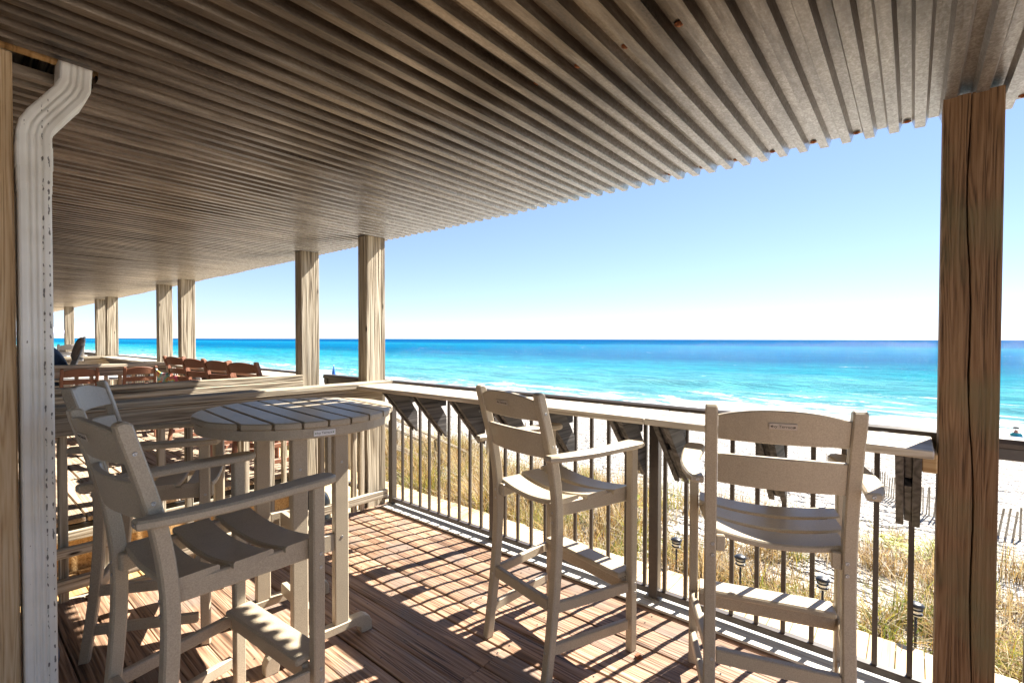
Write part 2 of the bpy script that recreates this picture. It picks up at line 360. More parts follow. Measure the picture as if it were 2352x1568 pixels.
def tube(pts, rad, n=8, caps=True):
    v = []; f = []
    pts = [Vector(q) for q in pts]
    for i, q in enumerate(pts):
        d = (pts[min(i+1, len(pts)-1)]-pts[max(i-1, 0)]).normalized()
        s = d.cross(Vector((0, 0, 1))) if abs(d.z) < 0.95 else d.cross(Vector((1, 0, 0)))
        s.normalize(); t = d.cross(s)
        rr = rad[i] if isinstance(rad, (list, tuple)) else rad
        for k in range(n):
            an = 2*PI*k/n; v.append(q + s*math.cos(an)*rr + t*math.sin(an)*rr)
    for i in range(len(pts)-1):
        for k in range(n):
            f.append([i*n+k, i*n+(k+1) % n, (i+1)*n+(k+1) % n, (i+1)*n+k])
    if caps: f.append(list(range(n))[::-1]); f.append([(len(pts)-1)*n+k for k in range(n)])
    return fixn(mesh('tube', v, f, True))
def lathe(prof, n=16, name='lathe'):
    v = []; f = []
    for (rr, z) in prof:
        for k in range(n):
            an = 2*PI*k/n; v.append((rr*math.cos(an), rr*math.sin(an), z))
    for i in range(len(prof)-1):
        for k in range(n): f.append([i*n+k, i*n+(k+1) % n, (i+1)*n+(k+1) % n, (i+1)*n+k])
    f.append(list(range(n))[::-1]); f.append([(len(prof)-1)*n+k for k in range(n)])
    return fixn(mesh(name, v, f, True))
def text_mesh(s, size):
    cu = bpy.data.curves.new('lettering', 'FONT'); cu.body = s; cu.size = size; cu.align_x = 'CENTER'; cu.align_y = 'CENTER'
    cu.extrude = 0.0004; cu.resolution_u = 2
    o = bpy.data.objects.new('lettering_tmp', cu); C.objects.link(o)
    dg = bpy.context.evaluated_depsgraph_get(); me = bpy.data.meshes.new_from_object(o.evaluated_get(dg))
    bpy.data.objects.remove(o); bpy.data.curves.remove(cu); return me
def copy_tree(o, parent=None):
    c = o.copy(); C.objects.link(c); c.parent = parent
    for ch in o.children: copy_tree(ch, c)
    return c

# ------------------------------------------------------------------ ground, sea
def gz(y, x=0.0):
    pts = [(-20, -0.9), (3.0, -0.9), (4.1, -0.78), (6, -0.95), (8, -1.3), (11, -2.0), (14, -2.6), (20, -3.3), (28, -3.75), (36, -4.0), (46, -4.48), (60, -5.3), (90, -7)]
    for (y0, z0), (y1, z1) in zip(pts, pts[1:]):
        if y <= y1: return z0+(z1-z0)*max(0, (y-y0))/(y1-y0)
    return -7
def bumpy(x, y):
    k = max(0, min(1, (y-4.3)/3))*max(0, min(1, (30-y)/12))
    return k*(0.13*math.sin(x*0.9+1.3*math.sin(y*0.5))*math.cos(y*0.7+0.4*x) + 0.06*math.sin(2.3*x+1.7*y))
def shore_shift(x):
    t = max(0.0, min(1.0, (-x+4)/34)); return 10*t*t*(3-2*t)+1.0*math.sin(x*0.13)
def ground_z(x, y): return gz(y+shore_shift(x)*max(0, min(1, (y-16)/14)))+bumpy(x, y)
xs = [-8000, -3000, -1200, -600, -300, -160, -100, -70, -50] + [-40+0.5*i for i in range(121)] + [25, 35, 60, 120, 300, 900, 3000, 8000]
ys = [-8000, -1500, -200, -20, 0, 2, 3, 3.6] + [4+0.33*i for i in range(60)] + [24+1.0*i for i in range(1, 30)] + [60, 90]
v = [(x, y, ground_z(x, y)) for y in ys for x in xs]; nx = len(xs)
f = [[j*nx+i, j*nx+i+1, (j+1)*nx+i+1, (j+1)*nx+i] for j in range(len(ys)-1) for i in range(nx-1)]
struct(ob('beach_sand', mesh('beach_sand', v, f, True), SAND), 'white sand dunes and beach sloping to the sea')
# sea sheet with low swells and one breaking crest near shore
ys = [34+0.45*i for i in range(133)] + [94+3*i for i in range(1, 40)] + [214+20*i for i in range(1, 40)] + [1200, 2000, 4000, 9000, 20000, 30000]
xs = [-30000, -9000, -3000, -1200, -600] + [-400+8*i for i in range(43)] + [-56+1.2*i for i in range(75)] + [40+8*i for i in range(20)] + [300, 700, 2000, 9000, 30000]
def seaz(x, y):
    z = -4.45; y = y+shore_shift(x)
    k = max(0, 1-y/400)
    z += k*(0.10*math.sin(y*0.55+0.6*math.sin(x*0.05))+0.05*math.sin(y*1.3+x*0.13)+0.04*math.sin(x*0.7+y*0.3))
    for yc, hh, w, kx in ((57+1.2*math.sin(x*0.06), 0.28, 1.2, 0.09), (72+2*math.sin(x*0.045+1), 0.5, 1.5, 0.055), (50+1.2*math.sin(x*0.11+2), 0.12, 0.9, 0.2)):
        z += hh*max(0.25, 0.6+0.4*math.sin(x*kx+yc))*math.exp(-((y-yc)/w)**2)
    return z
v = [(x, y, seaz(x, y)) for y in ys for x in xs]; nx = len(xs)
f = [[j*nx+i, j*nx+i+1, (j+1)*nx+i+1, (j+1)*nx+i] for j in range(len(ys)-1) for i in range(nx-1)]
sme = mesh('sea_water', v, f, True); at_ = sme.attributes.new('offshore', 'FLOAT', 'POINT')
at_.data.foreach_set('value', [y+shore_shift(x) for y in ys for x in xs])
struct(ob('sea_water', sme, SEA), 'turquoise sea with white surf near the sand')

# ------------------------------------------------------------------ decks
def board_mesh(L, w, t, m, cup=0.0022):
    key = ('bd', round(L, 3), round(w, 3), round(cup, 4), m.name)
    if key in _bx: return _bx[key]
    v = []; n = 7; h = w/2; e = 0.004
    prof = [(-h+0.002, -t), (-h, -t+0.003), (-h, -e), (-h+e*0.7, -0.001-0.0)]
    for i in range(1, n): 
        q = -h+e+(w-2*e)*i/n; prof.append((q, cup*(1-(q/h)**2)-0.0004))
    prof += [(h-e*0.7, -0.001), (h, -e), (h, -t+0.003), (h-0.002, -t)]
    for x in (-L/2, L/2): v += [(x, q, z) for q, z in prof]
    k = len(prof); f = [[i, (i+1) % k, k+(i+1) % k, k+i] for i in range(k)]; f.append(list(range(k))[::-1]); f.append([k+i for i in range(k)])
    me = fixn(mesh('deck_board', v, f)); me.materials.append(m); _bx[key] = me; return me
deck = root('wooden_deck', label='brown weathered plank deck of the nearest terrace')
y = 2.52; i = 0
while y > -1.2:
    cuts = sorted([-3.50, 2.6] + ([-1.42] if 1.5 < y < 1.75 else [random.choice([-2.63, -1.81, -1.02, -0.4, 0.8])] if random.random() < 0.45 else []))
    for x0, x1 in zip(cuts, cuts[1:]):
        dz = random.uniform(-0.0015, 0.0015)
        o = ob('deck_board', board_mesh(x1-x0-0.003, 0.1385, 0.036, W['deck'], random.choice((0.0018, 0.003, 0.0038))), None, deck, ((x0+x1)/2, y-0.069, dz-0.0015), (random.uniform(-.012, .012), 0, 0))
    y -= random.choice((0.1402, 0.1406, 0.1412, 0.1435, 0.146))
box('deck_edge_beam', -3.52, 2.6, 2.525, 2.56, -0.30, -0.004, W['greyX'], deck)
box('side_fascia', -3.545, -3.503, -1.2, 2.52, -0.30, -0.002, W['greyY'], deck)
box('sill_board', -3.43, 2.6, 2.40, 2.523, 0.0035, 0.016, W['sill'], deck, c=0.002)
nail = lathe([(0.004, 0), (0.004, 0.0012), (0.002, 0.0018)], 8, 'nail')
nv = []; nf = []
for yy in np.arange(2.45, 0.2, -0.1445):
    for xx in (-3.03, -2.63, -2.22, -1.81, -1.42, -1.02, -0.6, -0.2):
        for q in (-0.035, 0.035):
            b0 = len(nv); cx0 = xx+random.uniform(-.01, .01); cy0 = yy+q
            for k in range(6): nv.append((cx0+0.0042*math.cos(k*PI/3), cy0+0.0042*math.sin(k*PI/3), 0.0025))
            nf.append([b0+k for k in range(6)])
o = ob('deck_nails', mesh('deck_nails', nv, nf), BLACK, deck); o['kind'] = 'stuff'

deck2 = root('neighbour_deck', label='pale raised plank deck behind the two wooden dividers')
y = 2.52
while y > -1.2:
    box('deck_board', -8.5, -4.76, y-0.138, y, 0.045, 0.08, W['deck2'], deck2)
    y -= 0.150
box('edge_band', -4.80, -4.758, -1.2, 2.50, -0.06, 0.040, BLACK, deck2)
box('side_fascia', -4.815, -4.775, -1.2, 2.50, -0.36, -0.065, W['pineX'], deck2)
deck3 = root('far_deck', label='plank deck of the third terrace')
y = 2.52
while y > -1.2:
    box('deck_board', -12.9, -8.52, y-0.138, y, 0.045, 0.08, W['deck2'], deck3)
    y -= 0.150
struct(box('farthest_decks', -60, -13.0, -1.2, 2.5, 0.0, 0.08, W['deck2'], None), 'plank decks of the farther terraces')
# lower landing and steps between the two terraces
land = thing('wooden_steps', 'low sunlit wooden steps in the gap between the two dividers', 'steps', (-4.15, 0, -0.9))
for i, (y0, y1, z) in enumerate(((2.3, 2.6, 0.35), (2.0, 2.3, 0.46), (-0.2, 2.0, 0.60))):
    yy = y0
    while yy < y1-0.05:
        box('tread', -0.60, 0.60, yy, min(yy+0.138, y1), z-0.035, z, W['pineX'] if i == 2 else W['deck2'], land); yy += 0.144
box('stringer', -0.60, -0.565, -0.2, 2.58, 0.0, 0.31, W['greyY'], land); box('stringer', 0.565, 0.60, -0.2, 2.58, 0.0, 0.31, W['greyY'], land)

# boardwalk beyond the railing
bwk = root('boardwalk', label='new pale pine boardwalk in front of the terraces')
x = -13.5; k = 0
while x < 3.2:
    w = 0.138; box('walk_board', x, x+w, 2.70+random.uniform(-.01, .01), 4.10+random.uniform(-.015, .015), -0.636, -0.60, W['pine'], bwk); x += 0.143
box('walk_beam', -13.5, 3.2, 2.75, 2.79, -0.85, -0.64, W['pineX'], bwk); box('walk_beam', -13.5, 3.2, 4.0, 4.04, -0.85, -0.64, W['pineX'], bwk)
struct(box('farther_boardwalk', -60, -13.55, 2.7, 4.1, -0.70, -0.60, W['pine'], None), 'pale boardwalk continuing past the far terraces')

# ------------------------------------------------------------------ condominium wall behind the terrace (bounce surface that exists behind the camera)
wall = thing('house_wall', 'pale house wall behind the terraces', 'wall', (0, -1.22, 0))
box('wall_panel', -45, 1.2, -0.2, 0, -0.9, 2.75, PALE, wall)
# upper floor slab over the sheets
slab = thing('upper_balcony', 'timber balcony floor above the corrugated ceiling', 'balcony', (0, 0, 2.34))
box('floor_slab', -45, 1.15, -1.2, 2.30, 0.06, 0.28, W['greyX'], slab)
for x in (-2.19, -2.05, -1.9):
    box('joist', x-0.02, x+0.02, -1.2, 2.28, -0.012, 0.057, W['pineX'], slab)

# ------------------------------------------------------------------ corrugated ceiling
P = 0.0815; ZL, ZH = 2.278, 2.307
def sheet(nr, y0, y1, x0lap=0.0):
    """nr ribs wide; x=0 is the centre of the first low flat"""
    prof = []
    for i in range(nr+1):
        c0 = i*P
        for dx, z in ((-0.40*P/2*1.0, ZL), (0.40*P/2, ZL), (0.63*P/2, ZH), (P-0.63*P/2, ZH)):
            prof.append((c0+dx, z))
    prof = [(-0.63*P/2, ZH)] + prof[:-1]
    ny = 7; v = []; n = len(prof)
    for t in (0, 0.0014):
        for j in range(ny+1):
            yy = y0+(y1-y0)*j/ny
            for (x, z) in prof:
                v.append((x, yy, z+t+random.uniform(-.0006, .0006)))
    f = []
    S = (ny+1)*n
    for l in (0, 1):
        for j in range(ny):
            for i in range(n-1):
                q = [l*S+j*n+i, l*S+j*n+i+1, l*S+(j+1)*n+i+1, l*S+(j+1)*n+i]
                f.append(q if l == 0 else q[::-1])
    for j in (0, ny):
        for i in range(n-1): f.append([j*n+i, j*n+i+1, S+j*n+i+1, S+j*n+i])
    for i in (0, n-1):
        for j in range(ny): f.append([j*n+i, (j+1)*n+i, S+(j+1)*n+i, S+j*n+i])
    return fixn(mesh('sheet', v, f))
roofo = thing('corrugated_roof', 'corrugated galvanised metal ceiling over the terrace', 'roof', (0, 0, 0))
X0 = -0.069   # a low rib centre
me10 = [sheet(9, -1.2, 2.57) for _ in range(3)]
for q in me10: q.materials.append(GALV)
# sheet starts (index of rib): the slot for the downspout lies between ribs -26.5 .. -24.5
starts = []
i = 36
# right of the slot
k = 0
xr = -24
while xr < 12:  # roof, slab and wall stop short out of view, letting sky light in
    starts.append((xr, None)); xr += 9
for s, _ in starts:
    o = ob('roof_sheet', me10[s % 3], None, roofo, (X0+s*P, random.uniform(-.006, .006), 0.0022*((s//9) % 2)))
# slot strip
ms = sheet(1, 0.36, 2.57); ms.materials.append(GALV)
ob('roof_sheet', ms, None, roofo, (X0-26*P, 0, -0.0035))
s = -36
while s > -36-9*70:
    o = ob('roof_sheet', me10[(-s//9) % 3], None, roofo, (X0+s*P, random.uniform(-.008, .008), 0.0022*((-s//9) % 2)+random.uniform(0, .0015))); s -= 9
scr = lathe([(0.0135, 0.0), (0.013, -0.002), (0.0075, -0.003), (0.007, -0.006), (0.002, -0.0065)], 12, 'screw'); scr.materials.append(RUST)
for k in range(-30, 6):
    x = X0+P*(2*k)+P/2
    for yy in (2.535, 1.347):
        if yy < 2 and (k > -3 or k % 1): 
            if k > -3: continue
        ob('screw', scr, None, roofo, (x+random.uniform(-.004, .004), yy+random.uniform(-.004, .004), ZH-0.0008+random.uniform(-.001, .0005)))

# ------------------------------------------------------------------ posts
def plain_post(label, x0, y0=2.31, w=0.13, d=0.145, trim=0.042, top=2.284, z0=-0.6, trimw=None, group='wooden posts holding up the roof'):
    t = thing('wooden_post', label, 'post', (x0+w/2, y0+d/2, z0), 0, group)
    box('timber', -w/2, w/2, -d/2, d/2, 0, top-z0, W['greyZ'], t, c=0.006)
    box('trim_board', -w/2+0.004, w/2-0.003, d/2+0.002, d/2+trim, 0, top-z0-0.002, W['greyZ'], t, c=0.004)
    return t
plain_post('first weathered post, at the sea end of the nearest divider', -3.625, w=0.128)
plain_post('second weathered post, at the sea end of the two-board divider', -4.735)
plain_post('third post from the nearest, right one of the pair behind the red chairs', -8.33, w=0.14)
plain_post('fourth post from the nearest, rising behind the flat-backed red chairs', -9.40, w=0.14)
plain_post('fifth post from the nearest, right one of the far close pair', -12.98, w=0.14)
plain_post('sixth post from the nearest, left one of the far close pair', -14.02, w=0.14)
plain_post('seventh post, standing just left of the far pair and right of the umbrella', -17.95, w=0.16)
plain_post('eighth post, farthest seen, half hidden by the downspout', -22.0, w=0.22)

# near dark post with a deep drying crack
t = thing('wooden_post', 'big dark brown cracked post at the right edge of the deck', 'post', (0.0757, 2.33, -0.6), 0, 'wooden posts holding up the roof')
HZ = 2.284+0.6; rows = 70; wN, dN = 0.157, 0.15
v = []; f = []
rs = random.Random(3)
for j in range(rows+1):
    z = HZ*j/rows; zz = z-0.6
    # crack centre and half width along the height (two overlapping cracks)
    c1 = 0.082+0.010*math.sin(zz*2.1+0.5)+0.004*math.sin(zz*9)+rs.uniform(-.0008, .0008)-0.004*(zz-1.2)
    w1 = 0.0022*max(0, min(1, (zz+0.1)/0.5))*(0.55+0.45*math.sin(zz*1.4+0.7))+0.0006
    if 1.25 < zz < 2.2: w1 += 0.0012
    dp = 0.02
    jit = rs.uniform(-.0015, .0015)
    row = [(0+jit*.5, 0.003), (0.003, 0.0), (0.035, jit*.3), (c1-w1-0.006, 0.0), (c1-w1, 0.0016), (c1, dp), (c1+w1, 0.0016), (c1+w1+0.006, 0.0), (0.125, jit*.3), (wN-0.004, 0.0), (wN, 0.004+jit*.3), (wN, dN), (0, dN)]
    for (x, y) in row: v.append((x, y, z))
n = 13
for j in range(rows):
    for i in range(n): f.append([j*n+i, j*n+(i+1) % n, (j+1)*n+(i+1) % n, (j+1)*n+i])
f.append(list(range(n))[::-1]); f.append([rows*n+i for i in range(n)])
ob('timber', fixn(mesh('cracked_timber', v, f)), W['postZ'], t)
box('block', -0.045, -0.002, -0.06, 0.06, 1.545, 1.615, W['pineX'], t)
# left post beside the downspout
t = thing('wooden_post', 'tan post at the left edge beside the white downspout', 'post', (-2.151, 0.091, 0.0), 0, 'wooden posts holding up the roof')
box('timber', -0.07, 0.071, -0.07, 0.070, 0, 2.277, W['leftZ'], t, c=0.005)

# ------------------------------------------------------------------ downspout
def ds_section(cx0=0, w=0.074, d=0.10):
    """outline (y, x) of a fluted rectangular pipe; front face towards +x"""
    pts = []
    n = 40; hw = w/2
    for i in range(n+1):
        yq = -hw+0.006+(w-0.012)*i/n
        fl = 0.0045*sum(math.exp(-((yq-q0)/0.0035)**2) for q0 in (-0.014, 0.0, 0.014))
        pts.append((yq, d/2-fl))
    pts += [(hw-0.002, d/2-0.002), (hw, d/2-0.006), (hw, -d/2), (-hw, -d/2), (-hw, d/2-0.006), (-hw+0.002, d/2-0.002)]
    return pts
def ds_mesh(path, scale=1.0):
    """path: list of (y,z, angle) with angle tilt in the yz plane"""
    sec = ds_section(); v = []; f = []; n = len(sec)
    for (x, y, z, an, s) in path:
        for (q, xx) in sec: v.append((x+xx*s, y+q*s*math.cos(an), z-q*s*math.sin(an)*-1*-1))
    for j in range(len(path)-1):
        for i in range(n): f.append([j*n+i, j*n+(i+1) % n, (j+1)*n+(i+1) % n, (j+1)*n+i])
    f.append(list(range(n))[::-1]); f.append([(len(path)-1)*n+i for i in range(n)])
    me = mesh('pipe', v, f)
    return fixn(me)
ds = thing('downspout', 'white chipped metal downspout with an elbow under the ceiling', 'downspout', (-2.10, 0.2035, 0))
ob('pipe', ds_mesh([(0, 0, 0.0, 0, 1), (0, 0, 0.5, 0, 1), (0, 0.0, 1.0, 0, 1), (0, 0.0, 1.93, 0, 1)]), DSP, ds)
ob('elbow', ds_mesh([(0, 0, 1.89, 0, 1.06), (0, 0, 2.035, 0, 1.06), (0, 0.006, 2.065, 0.25, 1.07), (0, 0.018, 2.09, 0.5, 1.05), (0, 0.034, 2.115, 0.62, 1.04), (-0.01, 0.078, 2.185, 0.62, 1.04), (-0.012, 0.084, 2.195, 0.5, 1.07), (-0.012, 0.096, 2.225, 0.25, 1.06), (-0.012, 0.10, 2.30, 0.1, 1.06)]), DSP, ds)
for z0, z1, s in ((1.865, 1.89, 1.035), (1.935, 2.005, 1.10), (0.02, 0.10, 1.05), (0.31, 0.335, 1.03)):
    ob('strap', ds_mesh([(0, 0, z0, 0, s), (0, 0, z1, 0, s)]), DSP, ds)

# ------------------------------------------------------------------ dividers
def divider(name, label, x, y0, y1, cap2=False, zd=0.0, bal=None, H=1.07, low=True, group='timber dividers between the terraces'):
    t = thing(name, label, 'divider', (x, 0, zd), 0, group); z = lambda q: q-zd
    if cap2:
        box('top_board', -0.045, 0.045, y0, y1, z(H-0.052), z(H), W['greyY'], t)
        box('top_board', -0.041, 0.049, y0, y1, z(H-0.125), z(H-0.056), W['greyY'], t)
        box('apron_board', -0.02, 0.02, y0, y1, z(H-0.235), z(H-0.128), W['greyY'], t)
    else:
        box('cap_board', -0.07, 0.072, y0, y1, z(H-0.042), z(H), W['greyY'], t)
        box('apron_board', 0.005, 0.043, y0, y1-0.10, z(H-0.16), z(H-0.045), W['greyY'], t)
    for yb in bal: box('baluster', -0.036, 0.002, yb-0.019, yb+0.019, z(zd+0.02), z(H-0.05), W['greyZ'], t, c=0.003)
    if low:
        box('bottom_rail', 0.004, 0.042, y0, y1-0.05, z(zd+0.085), z(zd+0.15), W['greyY'], t)
        for yy in (0.3,): pass
    return t
d1 = divider('divider_rail', 'nearest timber divider with wide cap, just behind the round table', -3.44, -1.1, 2.50, False, 0.0, [0.43, 0.60, 0.866, 1.01, 1.17, 1.34, 1.508, 1.66, 1.883, 2.02, 2.16, 2.23], H=1.065)
box('middle_rail', 0.004, 0.040, -1.1, 0.70, 0.265, 0.315, W['greyY'], d1)
divider('divider_rail', 'second timber divider topped by two stacked boards, behind the nearest one', -4.60, -1.1, 2.30, True, -0.10, [0.2, 0.578, 0.78, 0.98, 1.161, 1.354, 1.55, 1.75, 2.022, 2.136, 2.25], H=1.067)
divider('divider_rail', 'third timber divider, behind the two flat-backed red chairs', -8.42, -1.1, 2.30, False, 0.08, [0.3+0.15*i for i in range(14)], H=1.07)
divider('divider_rail', 'fourth timber divider, far behind the navy cover', -12.5, -1.1, 2.40, False, 0.08, [0.5+0.2*i for i in range(9)], H=1.06)

# ------------------------------------------------------------------ railings
def railing(label, x0, x1, posts, first, pitch=0.1128, z0=0.0, nb=None):
    t = thing('metal_railing', label, 'railing', (x0, 2.50, z0), 0, 'bronze metal railings along the sea side')
    # top rail: rounded cap over a channel
    L = x1-x0
    out = [(-0.028, 1.030), (-0.030, 1.046), (-0.022, 1.062), (-0.008, 1.070), (0.010, 1.070), (0.024, 1.062), (0.030, 1.046), (0.028, 1.030)]
    ob('top_rail', prism(out, 'X', 0, L, 0.002), BRONZE, t)
    box('rail_channel', 0, L, -0.018, 0.018, 0.985, 1.029, BRONZE, t, c=0.003)
    box('bottom_rail', 0, L, -0.019, 0.019, 0.036, 0.068, BRONZE, t, c=0.003)
    for px in posts:
        o = box('rail_post', px-x0-0.026, px-x0+0.026, -0.026, 0.026, 0.017, 1.028, BRONZE, t, c=0.004)
        box('base_bracket', -0.045, 0.045, -0.04, 0.04, -0.507, -0.497, STEEL, o, c=0.002)
    bx = first
    while bx < x1-0.02:
        if bx > x0+0.02 and all(abs(bx-q) > 0.05 for q in posts):
            box('baluster', bx-x0-0.0095, bx-x0+0.0095, -0.0095, 0.0095, 0.067, 0.987, BRONZE, t, c=0.002)
        bx += pitch
    return t
railing('bronze metal railing along the near deck, left of the big dark post', -3.43, 0.235, (-3.43+0.026, -2.24, -1.065, 0.14), -3.265)
railing('bronze metal railing right of the big dark post', 0.24, 2.6, (1.3,), 0.33)
railing('bronze metal railing across the gap between the first two posts', -4.50, -3.47, (-4.45,), -4.37)
railing('bronze metal railing beyond the row of red bar chairs', -8.15, -4.78, (-5.95, -7.1), -8.05)
railing('bronze metal railing far off behind the adirondack chair', -40, -8.5, (-12.0, -13.6), -39.9)

# ------------------------------------------------------------------ drink shelves and brackets
def shelf(label, x0, x1, brs):
    t = thing('drink_shelf', label, 'shelf', (x0, 2.14, 0), 0, 'timber drink shelves inside the railings')
    xs = [0]
    while xs[-1]+2.4 < x1-x0: xs.append(xs[-1]+2.4)
    xs.append(x1-x0)
    for a0, a1 in zip(xs, xs[1:]):
        box('shelf_board', a0+0.001, a1-0.001, 0, 0.155, 1.018, 1.048, W['shelf'], t)
        box('shelf_board', a0+0.001, a1-0.001, 0.160, 0.318, 1.018, 1.048, W['shelf'], t)
    k = 0.0
    while k < x1-x0-0.1:
        box('spacer_block', k+0.02, k+0.05, 0.320, 0.331, 1.02, 1.05, W['blackX'], t, c=0.002); k += 0.13
    # bracket profile in local yz
    for bx in brs:
        cx0 = bx-x0
        diag = [(0.02, 1.016), (0.185, 1.016), (0.305, 0.845), (0.305, 0.69)]
        br = ob('bracket', prism(diag, 'X', -0.037, -0.0125), W['blackX'], t, (cx0, 0, 0))
        ob('brace', prism(diag, 'X', 0.0125, 0.037), W['blackX'], br)
        ob('filler', prism([(0.14, 0.885), (0.225, 0.94), (0.303, 0.835), (0.303, 0.71)], 'X', -0.012, 0.012), W['blackY'], br)
        ob('bearer', prism([(0.04, 1.015), (0.325, 1.015), (0.325, 0.92), (0.12, 0.92)], 'X', -0.0117, 0.0117), W['blackY'], br)
    return t
shelf('weathered drink shelf along the near railing, carried by dark brackets', -3.37, 0.062, [-3.04, -2.70, -2.31, -1.95, -1.58, -1.134, -0.90, -0.462, -0.006])
shelf('drink shelf in front of the row of red bar chairs', -8.15, -4.62, [-7.9, -7.2, -6.5, -5.9, -5.2])
shelf('far drink shelf beside the fifth post', -12.45, -9.44, [-12.2, -11.3, -10.4])

# ------------------------------------------------------------------ bar chair
def curve_pts(ctrl, n):
    """Catmull-Rom through (z,y) control points"""
    out = []
    P_ = [ctrl[0]]+ctrl+[ctrl[-1]]
    for s in range(len(ctrl)-1):
        p0, p1, p2, p3 = P_[s:s+4]
        for k in range(n):
            t = k/n
            out.append(tuple(0.5*((2*p1[i])+(-p0[i]+p2[i])*t+(2*p0[i]-5*p1[i]+4*p2[i]-p3[i])*t*t+(-p0[i]+3*p1[i]-3*p2[i]+p3[i])*t**3) for i in range(2)))
    out.append(ctrl[-1]); return out
TXT = None
def nameplate(parent, loc, rot, plate, sc=1.0):
    global TXT
    pl = ob('nameplate', boxmesh(0.078*sc, 0.021*sc, 0.003, 0.002, plate), None, parent, loc, rot)
    if TXT is None: TXT = text_mesh('Ivy Terrace', 0.0135)
    me = TXT.copy(); me.materials.clear(); me.materials.append(INK)
    ob('lettering', me, None, pl, (0, 0, 0.0017))
    for sx in (-0.032, 0.032):
        ob('leaf_mark', prism([(-0.0035, 0), (0, 0.0035), (0.0035, 0), (0, -0.0035)], 'Z', 0.0, 0.0006, 0.0002), LEAF if plate is WPLATE else INK, pl, (sx*sc, 0, 0.0014))
    return pl
def rail_mesh(hw, z0, z1, crest, bow, th, y0, lean):
    """back rail: arched top, bowed in plan, following the stile lean"""
    n = 12; v = []; f = []
    for i in range(n+1):
        s = -1+2*i/n; x = s*hw; yb = y0-bow*(1-s*s); zt = z1+crest*(1-abs(s)**2.2)
        for (z, dy, ) in ((z0+0.003, -th/2), (z0, -th/2+0.003), (z0, th/2-0.003), (z0+0.003, th/2), (zt-0.004, th/2), (zt, th/2-0.004), (zt, -th/2+0.004), (zt-0.004, -th/2)):
            v.append((x, yb+dy+lean*(z-z0), z))
    m_ = 8
    for i in range(n):
        for k in range(m_): f.append([i*m_+k, i*m_+(k+1) % m_, (i+1)*m_+(k+1) % m_, (i+1)*m_+k])
    f.append(list(range(m_))[::-1]); f.append([n*m_+k for k in range(m_)])
    return fixn(mesh('back_rail', v, f))
